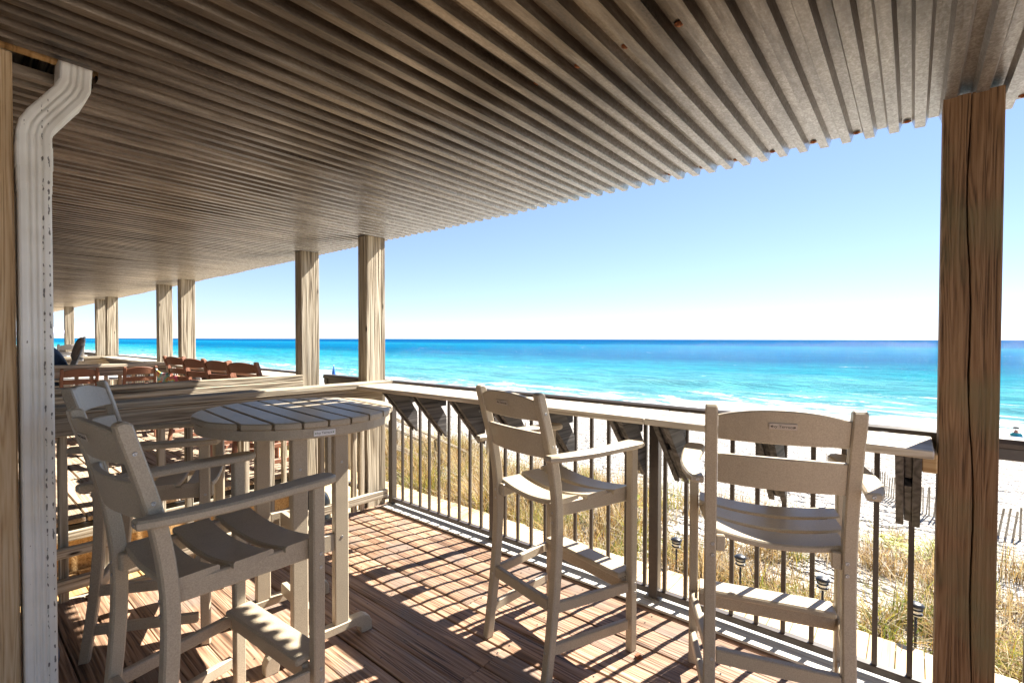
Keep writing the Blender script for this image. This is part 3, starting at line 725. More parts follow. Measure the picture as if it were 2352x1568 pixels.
def build_chair(label, m, group, arms=True, plate=True, name='bar_chair', H=1.19, dip=0.028, rails3=False):
    t = thing(name, label, 'bar chair', (0, 0, 0), 0, group)
    k = H/1.19
    hw = 0.208
    # stiles (rear legs running up into the back)
    ctr = [(0, -0.052), (0.25, -0.018), (0.5, 0.004), (0.72, 0.006), (0.90, -0.018), (1.05, -0.055), (1.192, -0.096)]
    cp = curve_pts([(z*k, y) for z, y in ctr], 4)
    for sg in (-1, 1):
        wd = lambda z: 0.0185+0.002*max(0, min(1, z/0.7))
        left = [(y-wd(z), z) for z, y in cp]; right = [(y+wd(z), z) for z, y in cp]
        # rounded top
        yt, zt = cp[-1][1], cp[-1][0]
        top = [(yt+0.020*math.cos(an), zt+0.014*math.sin(an)) for an in (0.3, 0.9, 1.57, 2.2, 2.8)]
        out = right[:-1]+top+left[::-1][1:]
        o = ob('stile', prism(out, 'X', sg*hw-0.020, sg*hw+0.020, 0.005), m, t)
        for zz, yy in ((1.12, -0.075), (0.98, -0.035), (0.70, 0.006), (0.66, 0.006), (0.30, -0.012), (0.13, -0.034)):
            if m is TAUPE:
                ob('screw', SCR, None, o, (sg*(hw+0.0202) if zz > 0.9 else sg*(hw-0.008), yy if zz > 0.9 else yy-wd(zz)-0.0004, zz*k), (0, sg*PI/2, 0) if zz > 0.9 else (PI/2, 0, 0))
    # back rails
    ob('top_rail', rail_mesh(hw-0.021, 1.085*k, 1.170*k, 0.028, 0.030, 0.024, -0.064, -0.30), m, t)
    if rails3:
        ob('back_rail', rail_mesh(hw-0.021, 0.965*k, 1.035*k, 0.004, 0.028, 0.022, -0.032, -0.22), m, t)
        ob('back_rail', rail_mesh(hw-0.021, 0.86*k, 0.925*k, 0.004, 0.026, 0.022, -0.012, -0.15), m, t)
    else:
        ob('back_rail', rail_mesh(hw-0.021, 0.927*k, 1.032*k, 0.006, 0.030, 0.024, -0.025, -0.24), m, t)
    if plate:
        # on the rear face of the top rail
        nameplate(t, (0, -0.1262, 1.147), (PI/2+0.29, 0, 0), PLATE)
    # front legs and arms
    fx = 0.292-0.019; fy = 0.411
    legtop = 0.930 if arms else 0.70*k
    for sg in (-1, 1):
        out = [(fy-0.019, 0), (fy+0.019, 0), (fy+0.021, 0.5*k), (fy+0.021, legtop), (fy-0.021, legtop), (fy-0.021, 0.5*k)]
        o = ob('front_leg', prism(out, 'X', sg*fx-0.018, sg*fx+0.018, 0.005), m, t)
        if m is TAUPE:
            for zz in (0.70, 0.655, 0.31, 0.27): ob('screw', SCR, None, o, (sg*(fx+0.0182), fy+0.004, zz), (0, sg*PI/2, 0))
    if arms:
        for sg in (-1, 1):
            cl = [(-0.085, 0.250, 0.020), (-0.05, 0.260, 0.026), (0.03, 0.274, 0.031), (0.12, 0.284, 0.033), (0.22, 0.284, 0.035), (0.32, 0.279, 0.039), (0.40, 0.274, 0.043), (0.44, 0.272, 0.041), (0.464, 0.272, 0.032), (0.474, 0.272, 0.016)]
            L = [(sg*(x+w), y) for y, x, w in cl]; Rr = [(sg*(x-w), y) for y, x, w in cl]
            o = ob('armrest', prism(L+Rr[::-1], 'Z', 0.930, 0.956, 0.006), m, t)
            ob('screw', SCR, None, o, (sg*0.250, -0.0855, 0.942), (PI/2, 0, 0), )
    # seat rails
    for sg in (-1, 1):
        xa, xb = sg*(hw-0.034), sg*(fx-0.034)
        beam('seat_rail', (xa, 0.0, 0.700*k), (xb, fy+0.03, 0.707*k), 0.03, 0.058, m, t)
        for zz in (0.305, 0.135):
            beam('side_stretcher', (sg*(hw-0.0), 0.0 if zz > .2 else -0.02, zz*k), (sg*fx, fy-0.03, zz*k-0.005), 0.024, 0.045, m, t)
    box('back_stretcher', -hw+0.021, hw-0.021, -0.028, 0.0, 0.285*k, 0.335*k, m, t)
    # seat slats, dipped in the middle
    for (ya, yb, hx) in ((0.018, 0.138, 0.203), (0.166, 0.288, 0.228), (0.316, 0.440, 0.250)):
        n = 12; v = []; f = []
        for i in range(n+1):
            s = -1+2*i/n; zc = 0.748*k-dip*(1-s*s); x = s*hx
            for (y, z) in ((ya+0.004, zc-0.022), (yb-0.004, zc-0.022), (yb, zc-0.018), (yb, zc-0.005), (yb-0.005, zc), (ya+0.005, zc), (ya, zc-0.005), (ya, zc-0.018)):
                v.append((x, y, z))
        for i in range(n):
            for q in range(8): f.append([i*8+q, i*8+(q+1) % 8, (i+1)*8+(q+1) % 8, (i+1)*8+q])
        f.append(list(range(8))[::-1]); f.append([n*8+q for q in range(8)])
        ob('seat_slat', fixn(mesh('seat_slat', v, f)), m, t)
    # footrest
    ft = box('footrest', -fx+0.021, fx-0.021, fy-0.062, fy+0.038, 0.333*k, 0.358*k, m, t, c=0.006)
    box('footrest_rail', -fx+0.022, fx-0.022, fy-0.04, fy-0.012, 0.275*k, 0.330*k, m, t)
    return t
SCR = lathe([(0.0065, 0.0), (0.006, 0.0015), (0.003, 0.0016), (0.0026, 0.0006)], 10, 'screw'); SCR.materials.append(STEEL)
BG = 'taupe bar armchairs on the near deck'
chair1 = build_chair('taupe bar armchair nearest the downspout, seen from behind in front of the round table', TAUPE, BG)
def place(o, x, y, rz, z=0.0): o.location = (x, y, z); o.rotation_euler = (0, 0, rz)
chair2 = copy_tree(chair1); chair2['label'] = 'taupe bar armchair between the divider and the nearest chair, only upper back and arms clear'
chair3 = copy_tree(chair1); chair3['label'] = 'taupe bar armchair standing in the middle of the deck before the railing'
chair4 = copy_tree(chair1); chair4['label'] = 'taupe bar armchair seen squarely from behind, beside the big dark post'
place(chair1, -1.775, 0.388, 0.074); place(chair2, -2.942, 0.545, -0.442); place(chair3, -1.332, 1.690, -0.220); place(chair4, -0.347, 1.825, 0.304)

# red bar chairs on the neighbour deck
RG = 'terracotta bar chairs at the neighbour railing'
rc = build_chair('first terracotta bar chair from the left in the row at the neighbour railing', RED, RG, arms=False, plate=False, H=1.10, rails3=True)
labels = ['second terracotta bar chair from the left in the row at the neighbour railing', 'third terracotta bar chair from the left, next to the last of the row', 'rightmost terracotta bar chair, nearest the two-board divider']
cs = [rc]+[copy_tree(rc) for _ in labels]
for o, l in zip(cs[1:], labels): o['label'] = l
for o, (x, y, rz) in zip(cs, ((-7.20, 2.04, 0.22), (-6.38, 2.00, 0.20), (-5.66, 2.00, 0.24), (-5.03, 2.0, 0.28))): place(o, x, y, rz, 0.08)
DG = 'flat-backed terracotta chairs before the third divider'
fc = build_chair('left flat-backed terracotta chair, half in shade before the third divider', RED, DG, arms=False, plate=False, H=0.95, rails3=True, name='dining_chair')
fc['category'] = 'chair'
fc2 = copy_tree(fc); fc2['label'] = 'right flat-backed terracotta chair, fully sunlit before the third divider'
place(fc, -8.0, 1.16, PI/2, 0.08); place(fc2, -8.0, 1.77, PI/2, 0.08); fc.scale = fc2.scale = (0.80, 0.85, 1)

# ------------------------------------------------------------------ round bar table
TX, TY, TR, TZ = -2.30, 1.14, 0.442, 1.08
tb = thing('round_bar_table', 'round slatted taupe bar table beside the divider', 'table', (TX, TY, 0), math.radians(-5.0))
ns = 9; pw = 2*TR/ns; gap = 0.010
for i in range(ns):
    y0 = -TR+i*pw+gap/2; y1 = -TR+(i+1)*pw-gap/2
    def xe(y): return math.sqrt(max(0.0004, TR*TR-y*y))
    q = 8
    right = [(xe(y0+(y1-y0)*j/q), y0+(y1-y0)*j/q) for j in range(q+1)]
    left = [(-x, y) for x, y in right][::-1]
    if i == 0: right = right[1:]; 
    o = ob('table_slat', prism(right+left, 'Z', TZ-0.028+random.uniform(-.0008, .0008), TZ+random.uniform(-.0008, .0008), 0.005), TAUPE, tb)
# apron ring
n = 56; ro, ri = TR-0.012, TR-0.042; z0, z1 = TZ-0.072, TZ-0.030; v = []; f = []
for k in range(n):
    an = 2*PI*k/n; c_, s_ = math.cos(an), math.sin(an)
    v += [(ro*c_, ro*s_, z0+0.004), (ro*c_, ro*s_, z1), (ri*c_, ri*s_, z1), (ri*c_, ri*s_, z0+0.003), ((ro-0.004)*c_, (ro-0.004)*s_, z0)]
for k in range(n):
    j = (k+1) % n
    for q in range(5): f.append([k*5+q, j*5+q, j*5+(q+1) % 5, k*5+(q+1) % 5])
ob('apron', fixn(mesh('apron', v, f, False)), TAUPE, tb)
# plate on the apron towards the camera
an = math.atan2(0-TY, 0-TX)-math.radians(-5.0)+math.radians(13)
pl = nameplate(tb, ((ro+0.0015)*math.cos(an), (ro+0.0015)*math.sin(an), TZ-0.051), (PI/2, 0, an+PI/2), WPLATE, 1.12)
box('under_beam', -0.30, 0.30, -0.12, -0.08, TZ-0.070, TZ-0.032, TAUPE, tb); box('under_beam', -0.30, 0.30, 0.08, 0.12, TZ-0.070, TZ-0.032, TAUPE, tb)
for sx in (-1, 1):
    xf = sx*0.235
    for sy in (-1, 1):
        o = box('leg', xf-0.019, xf+0.019, sy*0.095-0.034, sy*0.095+0.034, 0.085, TZ-0.072, TAUPE, tb, c=0.005)
        for zz in (0.30, -0.05):
            ob('screw', SCR, None, o, (0.0192*sx, 0, zz), (0, sx*PI/2, 0))
    hl = 0.245
    foot = [(-hl, 0), (-hl+0.055, 0), (-hl+0.06, 0.03), (-hl+0.085, 0.048), (hl-0.085, 0.048), (hl-0.06, 0.03), (hl-0.055, 0), (hl, 0), (hl, 0.045), (hl-0.012, 0.070), (hl-0.035, 0.084), (hl-0.06, 0.087), (-hl+0.06, 0.087), (-hl+0.035, 0.084), (-hl+0.012, 0.070), (-hl, 0.045)]
    ob('foot', prism(foot, 'X', xf-0.024, xf+0.024, 0.004), TAUPE, tb)
    box('cross_rail', xf-0.015, xf+0.015, -0.06, 0.06, 0.44, 0.52, TAUPE, tb)
box('stretcher', -0.215, 0.215, -0.016, 0.016, 0.44, 0.52, TAUPE, tb); box('low_stretcher', -0.21, 0.21, -0.016, 0.016, 0.095, 0.15, TAUPE, tb)

# ------------------------------------------------------------------ neighbour furniture
# adirondack-style tall chair with a pillow
ad = thing('tall_adirondack_chair', 'pale grey tall adirondack chair with a pillow, beyond the third divider', 'chair', (-10.1, 1.20, 0.08), math.radians(179))
for i in range(5):
    x = (i-2)*0.095; hh = 0.80-0.05*abs(i-2)**1.5
    beam('back_slat', (x, -0.10, 0.60), (x, -0.10-hh*0.30, 0.60+hh*0.95), 0.085, 0.022, GREYP, ad, up=(0, 1, 0))
beam('back_brace', (-0.27, -0.27, 1.02), (0.27, -0.27, 1.02), 0.03, 0.06, GREYP, ad)
for i in range(4): box('seat_slat', -0.26, 0.26, -0.05+i*0.125, 0.065+i*0.125, 0.60, 0.622, GREYP, ad)
for sx in (-1, 1):
    box('leg', sx*0.28-0.02, sx*0.28+0.02, 0.36, 0.44, 0, 0.84, GREYP, ad); beam('leg', (sx*0.28, -0.22, 0), (sx*0.28, -0.05, 0.84), 0.04, 0.08, GREYP, ad)
    box('armrest', sx*0.31-0.06, sx*0.31+0.06, -0.12, 0.50, 0.842, 0.864, GREYP, ad)
bm = bmesh.new(); bmesh.ops.create_icosphere(bm, subdivisions=3, radius=1)
for q in bm.verts:
    e = 0.72; q.co = Vector((0.15*math.copysign(abs(q.co.x)**e, q.co.x), 0.06*q.co.y, 0.19*math.copysign(abs(q.co.z)**e, q.co.z)))
pm = bpy.data.meshes.new('pillow'); bm.to_mesh(pm); bm.free()
for q in pm.polygons: q.use_smooth = True
pmt = simple('brown_weave', (0.30, 0.24, 0.20), 0.9, 0, 120, 0.3, 0.3)
pil = ob('pillow', pm, pmt, None, (-10.1, 1.46, 1.25), (0.28, 0, math.radians(179)))
tag(pil, 'brown woven pillow hung on the tall grey adirondack chair', 'pillow')

def lumpy(name, sx, sy, sz, m, seed, amp=0.12, loc=(0, 0, 0), sub=4, flat=True):
    bm = bmesh.new(); bmesh.ops.create_icosphere(bm, subdivisions=sub, radius=1); rg = random.Random(seed)
    ph = [(rg.uniform(2, 6), rg.uniform(2, 6), rg.uniform(2, 6), rg.uniform(0, 6)) for _ in range(5)]
    for q in bm.verts:
        d = 1+amp*sum(math.sin(a_*q.co.x+b_*q.co.y+c_*q.co.z+d_) for a_, b_, c_, d_ in ph)/2.2
        co = q.co*d
        q.co = Vector((co.x*sx, co.y*sy, max(co.z, -0.75)*sz if flat else co.z*sz))
    me = bpy.data.meshes.new(name); bm.to_mesh(me); bm.free()
    for q in me.polygons: q.use_smooth = True
    return ob(name, me, m, None, loc)
tag(lumpy('grill_cover', 0.48, 0.40, 0.72, NAVY, 5, 0.13, (-10.3, 0.98, 0.56)), 'dark navy cloth cover over a grill, behind the third divider', 'cover')
tag(lumpy('black_bag', 0.16, 0.18, 0.20, BLACK, 9, 0.2, (-3.80, 1.95, -0.02)), 'glossy black bag in the gap behind the nearest divider', 'bag')
tag(lumpy('dark_bag', 0.10, 0.09, 0.07, NAVY, 12, 0.2, (-2.86, 0.235, 0.053)), 'dark blue bag on the deck low behind the downspout', 'bag')
# bright beach towel hung by the red chairs
tm, nt, b = mat('striped_towel')
tc = N(nt, 'ShaderNodeTexCoord'); wvv = N(nt, 'ShaderNodeTexNoise', i_Scale=9.0, i_Detail=1.0); nt.links.new(tc.outputs['Object'], wvv.inputs[0])
cc = ramp(nt, wvv.outputs[0], [(0.35, (0.7, 0.15, 0.25)), (0.45, (0.75, 0.62, 0.1)), (0.52, (0.1, 0.5, 0.6)), (0.6, (0.75, 0.72, 0.7)), (0.68, (0.7, 0.2, 0.35))]); nt.links.new(cc, b.inputs['Base Color'])
v = []; f = []
for i in range(13):
    for j in range(9):
        v.append((0.42*i/12-0.21, 0.05*math.sin(i*0.9)*math.sin(j*0.5+1), 0.28*j/8*(1-0.35*i/12)+0.02*math.sin(i*1.3)))
for i in range(12):
    for j in range(8): f.append([i*9+j, (i+1)*9+j, (i+1)*9+j+1, i*9+j+1])
me = mesh('beach_towel', v, f, True); bm = bmesh.new(); bm.from_mesh(me); bmesh.ops.solidify(bm, geom=bm.faces[:], thickness=0.008); bm.to_mesh(me); bm.free()
tw = ob('beach_towel', me, tm, None, (-7.35, 1.92, 0.74), (0, 0, 0.3)); tag(tw, 'pink, yellow and blue beach towel by the leftmost red bar chair', 'towel')
# low round table beyond
lt = thing('round_side_table', 'white round table beyond the third divider, between the red chair backs', 'table', (-9.9, 1.55, 0.08))
lt_top = lathe([(0.02, 0.70), (0.50, 0.70), (0.51, 0.715), (0.505, 0.735), (0.02, 0.737)], 32); ob('tabletop', lt_top, GREYP, lt)
for k in range(4): box('leg', 0.3*math.cos(k*PI/2+.7)-0.025, 0.3*math.cos(k*PI/2+.7)+0.025, 0.3*math.sin(k*PI/2+.7)-0.025, 0.3*math.sin(k*PI/2+.7)+0.025, 0, 0.70, GREYP, lt)
# far pale chairs
g0 = build_chair('pale grey chair far back under the ceiling, left of the adirondack chair', GREYP, 'pale chairs on the farthest terraces', arms=True, plate=False, name='pale_chair')
g0['category'] = 'chair'
place(g0, -14.3, 1.93, PI/2+0.1, 0.08)
g1 = copy_tree(g0); g1['label'] = 'pale grey chair far back, half hidden by the downspout'; place(g1, -14.2, 1.38, PI/2-0.9, 0.08)

# ------------------------------------------------------------------ umbrellas
UM = simple('lavender_canvas', (0.50, 0.50, 0.66), 0.8, 0, 10, 0.05, 0); UB = simple('blue_canvas', (0.02, 0.12, 0.42), 0.8, 0, 10, 0.1, 0)
u1 = thing('patio_umbrella', 'pale lavender open umbrella far away between two posts', 'umbrella', (-50.0, 5.2, -0.85))
n = 8; v = [(0, 0, 3.32)]; f = []
for ring, (rr, z) in enumerate(((0.5, 3.14), (1.0, 2.95), (1.55, 2.74), (1.56, 2.58))):
    for k in range(n*2):
        an = k*PI/n; q = rr*(1 if k % 2 == 0 else 0.95); v.append((q*math.cos(an), q*math.sin(an), z-(0.0 if k % 2 == 0 else 0.03)))
for k in range(16): f.append([0, 1+k, 1+(k+1) % 16])
for rg in range(3):
    for k in range(16): f.append([1+rg*16+k, 1+(rg+1)*16+k, 1+(rg+1)*16+(k+1) % 16, 1+rg*16+(k+1) % 16])
me = mesh('canopy', v, f); bm = bmesh.new(); bm.from_mesh(me); bmesh.ops.recalc_face_normals(bm, faces=bm.faces); bmesh.ops.solidify(bm, geom=bm.faces[:], thickness=0.01); bm.to_mesh(me); bm.free()
ob('canopy', me, UM, u1); ob('pole', tube([(0, 0, 0), (0, 0, 3.3)], 0.025), GREYP, u1)
gzb = ground_z(-23.1, 13.3)
u2 = thing('beach_umbrella', 'closed blue beach umbrella on the sand seen between the two posts', 'umbrella', (-23.1, 13.3, gzb))
ob('folded_canopy', lathe([(0.05, 0.95), (0.20, 1.0), (0.22, 1.2), (0.16, 1.7), (0.09, 2.2), (0.02, 2.55)], 12), UB, u2); ob('pole', tube([(0, 0, 0), (0, 0, 2.6)], 0.022), GREYP, u2)

# ------------------------------------------------------------------ solar path lights
def solar(x, label):
    z = ground_z(x, 4.28); t = thing('solar_path_light', label, 'path light', (x, 4.28, z), 0, 'solar lights along the boardwalk')
    h = -0.40-z
    ob('stake', tube([(0, 0, -0.05), (0, 0, h-0.05)], 0.008), BLACK, t)
    ob('lens', lathe([(0.027, h-0.06), (0.030, h-0.045), (0.030, h-0.01), (0.027, h)], 16), simple('lens_plastic', (0.62, 0.62, 0.58), 0.3) if x < -1.5 else bpy.data.materials['lens_plastic'], t)
    for dz in (-0.052, -0.022): ob('ring', lathe([(0.036, h+dz), (0.040, h+dz+0.003), (0.040, h+dz+0.008), (0.036, h+dz+0.011)], 16), BLACK, t)
    ob('cap', lathe([(0.034, h+0.001), (0.047, h+0.004), (0.048, h+0.014), (0.030, h+0.026), (0.005, h+0.030)], 18), BLACK, t)
for x, l in ((-1.62, 'black solar path light left of the squarely seen chair, beside the rail post'), (-1.08, 'black solar path light seen left through the squarely seen chair'), (-0.50, 'black solar path light seen right through the squarely seen chair'), (0.04, 'black solar path light just left of the big dark post')):
    solar(x, l)

# ------------------------------------------------------------------ sand fence
def sand_fence(label, path, hgt=0.62, step=0.105):
    t = thing('sand_fence', label, 'fence', (path[0][0], path[0][1], ground_z(*path[0])), 0, 'slatted sand fences on the beach')
    bx0, by0, bz0 = t.location
    rg = random.Random(len(label)); tops = []
    for (xa, ya), (xb, yb) in zip(path, path[1:]):
        L = math.hypot(xb-xa, yb-ya); n = max(1, int(L/step))
        for i in range(n):
            x = xa+(xb-xa)*i/n; y = ya+(yb-ya)*i/n; z = ground_z(x, y); an = math.atan2(yb-ya, xb-xa); hh = hgt*rg.uniform(0.88, 1.08)
            le = rg.uniform(-0.03, 0.10)
            beam('slat', (x-bx0, y-by0, z-bz0-0.1), (x-bx0+le*math.cos(an), y-by0+le*math.sin(an), z-bz0+hh), 0.038, 0.010, W['greyX'], t, up=(-math.sin(an), math.cos(an), 0), c=0.002)
            tops.append((x-bx0, y-by0, z-bz0))
    for q in (0.18, 0.46):
        ob('wire', tube([(x, y, z+q) for x, y, z in tops[::3]+[tops[-1]]], 0.004, 5), STEEL, t)
sand_fence('low slatted sand fence on the beach right of the squarely seen chair', [(-2.4, 21.0), (-1.3, 18.6), (-0.45, 16.4), (0.35, 15.0), (1.1, 14.2), (2.2, 13.6), (3.6, 13.3)])
sand_fence('slatted sand fence standing far down the beach at left', [(-13.5, 14.5), (-11.6, 14.8), (-9.8, 15.6)], 0.9, 0.12)
# beach stair with handrails
st = thing('beach_stairs', 'wooden beach stairs with brown handrails beyond the dune grass', 'stairs', (-7.4, 5.0, -0.9))
for i in range(7):
    box('tread', -0.55, 0.55, i*0.29, i*0.29+0.27, -0.03-i*0.15, 0.0-i*0.15, W['greyX'], st)
for sx in (-0.6, 0.6):
    beam('handrail', (sx, -0.9, 0.98), (sx, 0.0, 0.98), 0.09, 0.04, RED, st); beam('handrail', (sx, 0.0, 0.98), (sx, 2.0, -0.05), 0.09, 0.04, W['greyX'], st)
    beam('mid_rail', (sx, 0.0, 0.50), (sx, 2.0, -0.55), 0.04, 0.09, W['greyX'], st)
    for yy in (-0.8, 0.0, 1.0, 2.0): box('stair_post', sx-0.045, sx+0.045, yy-0.045, yy+0.045, -1.7, 0.96-0.515*max(0, yy), W['greyZ'], st)
for (x, y, hh, l) in ((-9.3, 10.5, 0.9, 'short timber stake in the sand seen below the middle chair back'), (-6.4, 7.0, 1.15, 'taller timber stake in the grass left of the middle chair'), (-11.5, 12.6, 0.9, 'short timber stake beside the far sand fence')):
    z = ground_z(x, y); o = box('timber_stake', x-0.045, x+0.045, y-0.045, y+0.045, z-0.2, z+hh, W['greyZ'], None); tag(o, l, 'stake', 'timber stakes in the dune')

# ------------------------------------------------------------------ person on the beach
px, py = 4.2, 36.0; pz = ground_z(px, py)
pe = thing('person', 'person seated low on the beach wearing a grey cap and teal shirt, seen from behind', 'person', (px, py, pz), math.radians(10))
SKIN = simple('skin', (0.42, 0.22, 0.15), 0.6, 0, 20, 0.05, 0); TEAL = simple('teal_cloth', (0.03, 0.28, 0.30), 0.8, 0, 20, 0.1, 0)
def skin_body(name, verts, edges, rad, m, parent, sub=2):
    me = bpy.data.meshes.new(name); me.from_pydata(verts, edges, []); o = bpy.data.objects.new(name, me); C.objects.link(o)
    md = o.modifiers.new('s', 'SKIN'); md.use_smooth_shade = True
    for i, q in enumerate(rad): me.skin_vertices[0].data[i].radius = (q, q)
    me.skin_vertices[0].data[0].use_root = True
    sb = o.modifiers.new('u', 'SUBSURF'); sb.levels = sub
    dg = bpy.context.evaluated_depsgraph_get(); nm = bpy.data.meshes.new_from_object(o.evaluated_get(dg))
    bpy.data.objects.remove(o); return ob(name, nm, m, parent)
vv = [(0, 0, 0.20), (0, -0.03, 0.36), (0, -0.04, 0.52), (0, -0.03, 0.62), (0, 0.0, 0.70), (0, 0.01, 0.80),
      (-0.17, -0.03, 0.56), (-0.24, 0.02, 0.34), (-0.20, 0.24, 0.28), (0.17, -0.03, 0.56), (0.24, 0.02, 0.34), (0.20, 0.24, 0.28),
      (-0.10, 0.06, 0.20), (-0.13, 0.46, 0.36), (-0.14, 0.80, 0.08), (-0.14, 0.92, 0.05), (0.10, 0.06, 0.20), (0.13, 0.46, 0.36), (0.14, 0.80, 0.08), (0.14, 0.92, 0.05)]
ee = [(0, 1), (1, 2), (2, 3), (3, 4), (4, 5), (3, 6), (6, 7), (7, 8), (3, 9), (9, 10), (10, 11), (0, 12), (12, 13), (13, 14), (14, 15), (0, 16), (16, 17), (17, 18), (18, 19)]
rr = [0.14, 0.13, 0.15, 0.10, 0.055, 0.095, 0.06, 0.045, 0.035, 0.06, 0.045, 0.035, 0.09, 0.065, 0.045, 0.035, 0.09, 0.065, 0.045, 0.035]
skin_body('body', vv, ee, rr, SKIN, pe)
skin_body('shirt', [(0, 0, 0.22), (0, -0.03, 0.38), (0, -0.04, 0.54), (0, -0.03, 0.60), (-0.18, -0.03, 0.55), (-0.22, 0, 0.44), (0.18, -0.03, 0.55), (0.22, 0, 0.44)], [(0, 1), (1, 2), (2, 3), (3, 4), (4, 5), (3, 6), (6, 7)], [0.155, 0.145, 0.165, 0.11, 0.075, 0.06, 0.075, 0.06], TEAL, pe)
ob('cap', lathe([(0.115, 0.84), (0.118, 0.87), (0.112, 0.91), (0.08, 0.945), (0.01, 0.955)], 16), simple('grey_cap', (0.12, 0.12, 0.11), 0.9), pe, (0, 0.005, 0))
bc = thing('beach_chair', 'low blue beach chair holding the seated person', 'beach chair', (px, py, pz), math.radians(10))
box('seat_cloth', -0.28, 0.28, -0.05, 0.42, 0.055, 0.07, simple('blue_cloth', (0.03, 0.20, 0.42), 0.8), bc)
beam('back_cloth', (0, -0.10, 0.07), (0, -0.34, 0.50), 0.54, 0.012, bpy.data.materials['blue_cloth'], bc)
for sx in (-0.30, 0.30):
    ob('frame', tube([(sx, 0.44, 0.0), (sx, 0.40, 0.07), (sx, -0.08, 0.06), (sx, -0.36, 0.54)], 0.014, 6), STEEL, bc)
gc = thing('beach_tent', 'small green beach tent half hidden by the big dark post', 'tent', (2.9, 37.5, ground_z(2.9, 37.5)))
GREEN = simple('green_cloth', (0.10, 0.30, 0.04), 0.8)
v = [(-0.7, -0.5, 0), (0.7, -0.5, 0), (0.7, 0.5, 0), (-0.7, 0.5, 0), (0, 0, 0.95), (-0.45, -0.3, 0.6), (0.45, -0.3, 0.6), (0.45, 0.3, 0.6), (-0.45, 0.3, 0.6)]
f = [[0, 1, 6, 5], [1, 2, 7, 6], [2, 3, 8, 7], [3, 0, 5, 8], [5, 6, 4], [6, 7, 4], [7, 8, 4], [8, 5, 4]]
ob('canopy', mesh('tent', v, f), GREEN, gc)
ob('pole', tube([(0, 0, 0), (0, 0, 0.94)], 0.012, 6), STEEL, gc)

# ------------------------------------------------------------------ dune grass
TINTS = np.array([(0.38, 0.26, 0.10), (0.44, 0.33, 0.16), (0.32, 0.17, 0.05), (0.55, 0.48, 0.34), (0.14, 0.08, 0.04), (0.13, 0.18, 0.025), (0.34, 0.31, 0.03), (0.40, 0.24, 0.05), (0.05, 0.035, 0.025)])
def blades(cx, cy, hgt, lean, width, tint, spread, rs):
    """arrays (n) -> mesh verts of arched blades with 3 segments + tip"""
    n = len(cx)
    bx = cx+rs.normal(0, 1, n)*spread; by = cy+rs.normal(0, 1, n)*spread
    bz = np.array([ground_z(x, y) for x, y in zip(bx, by)])-0.03
    an = rs.uniform(0, 2*PI, n); dx, dy = np.cos(an), np.sin(an)
    px_, py_ = -dy, dx
    # face the blade's flat side at a random yaw
    V_ = []; segs = 4
    for k in range(segs):
        t = k/segs; out = lean*(t**1.8); up = hgt*(t-0.30*t*t*np.clip(lean/hgt, 0, 1.5)*1.2)
        w = width*(1-0.75*t)
        for sgn in (-1, 1):
            V_.append(np.stack([bx+dx*out+px_*w*sgn, by+dy*out+py_*w*sgn, bz+up], 1))
    t = 1.0; up = hgt*(t-0.30*np.clip(lean/hgt, 0, 1.5)*1.2)
    V_.append(np.stack([bx+dx*lean, by+dy*lean, bz+up], 1))
    Vv = np.stack(V_, 1).reshape(-1, 3)           # n*(2*segs+1)
    m_ = 2*segs+1; base = (np.arange(n)*m_)[:, None]
    quads = []
    for k in range(segs-1): quads.append(np.array([2*k, 2*k+1, 2*k+3, 2*k+2]))
    Q = (base[:, :, None]+np.array(quads)[None]).reshape(-1, 4)
    T = (base+np.array([[2*segs-2, 2*segs-1, 2*segs]])).reshape(-1, 3)
    col = np.repeat(tint, m_, 0)
    return Vv, Q, T, col
def grass_mesh(name, Vv, Q, T, col):
    me = bpy.data.meshes.new(name)
    me.vertices.add(len(Vv)); me.vertices.foreach_set('co', Vv.astype(np.float32).ravel())
    nl = len(Q)*4+len(T)*3; me.loops.add(nl); me.loops.foreach_set('vertex_index', np.concatenate([Q.ravel(), T.ravel()]).astype(np.int32))
    me.polygons.add(len(Q)+len(T))
    ls = np.concatenate([np.arange(len(Q))*4, len(Q)*4+np.arange(len(T))*3]).astype(np.int32)
    me.polygons.foreach_set('loop_start', ls)
    at = me.attributes.new('tint', 'FLOAT_COLOR', 'POINT')
    at.data.foreach_set('color', np.concatenate([col, np.ones((len(col), 1))], 1).astype(np.float32).ravel())
    me.update(calc_edges=True); me.validate(); me.materials.append(GRASS); return me
rs = np.random.RandomState(4)
def tufts(n, xr, yr, hm, per, green, seed, spread=0.07, dens=None):
    rs = np.random.RandomState(seed)
    X = []; Y = []; Hh = []; G = []
    while len(X) < n:
        x = rs.uniform(*xr); y = yr[0]+(yr[1]-yr[0])*rs.uniform()**1.3
        if dens and rs.uniform() > dens(x, y): continue
        X.append(x); Y.append(y); Hh.append(hm*rs.uniform(0.6, 1.25)); G.append(rs.uniform() < green)
    X, Y, Hh, G = map(np.array, (X, Y, Hh, G))
    idx = np.repeat(np.arange(n), per); k = len(idx)
    h = Hh[idx]*rs.uniform(0.45, 1.1, k); lean = h*rs.uniform(0.15, 1.25, k); w = rs.uniform(0.0018, 0.0055, k)
    ti = np.where(G[idx] & (rs.uniform(size=k) < 0.65), rs.choice([5, 6, 6, 5], k), rs.choice([0, 1, 1, 2, 3, 3, 4, 7, 8, 0], k))
    tint = np.clip(TINTS[ti]*rs.uniform(0.7, 1.35, (k, 1)), 0, 0.8)
    return blades(X[idx], Y[idx], h, lean, w, tint, spread, rs)
def dn(x, y):
    e = 0.5+0.5*math.sin(x*1.1+0.7*math.sin(y*1.3))*math.cos(y*0.9-0.4*x)
    return max(0.0, min(1, 1.5-(y-4.3)/(3.2 if x > -3 else 4.2)))*(0.35+0.65*e)
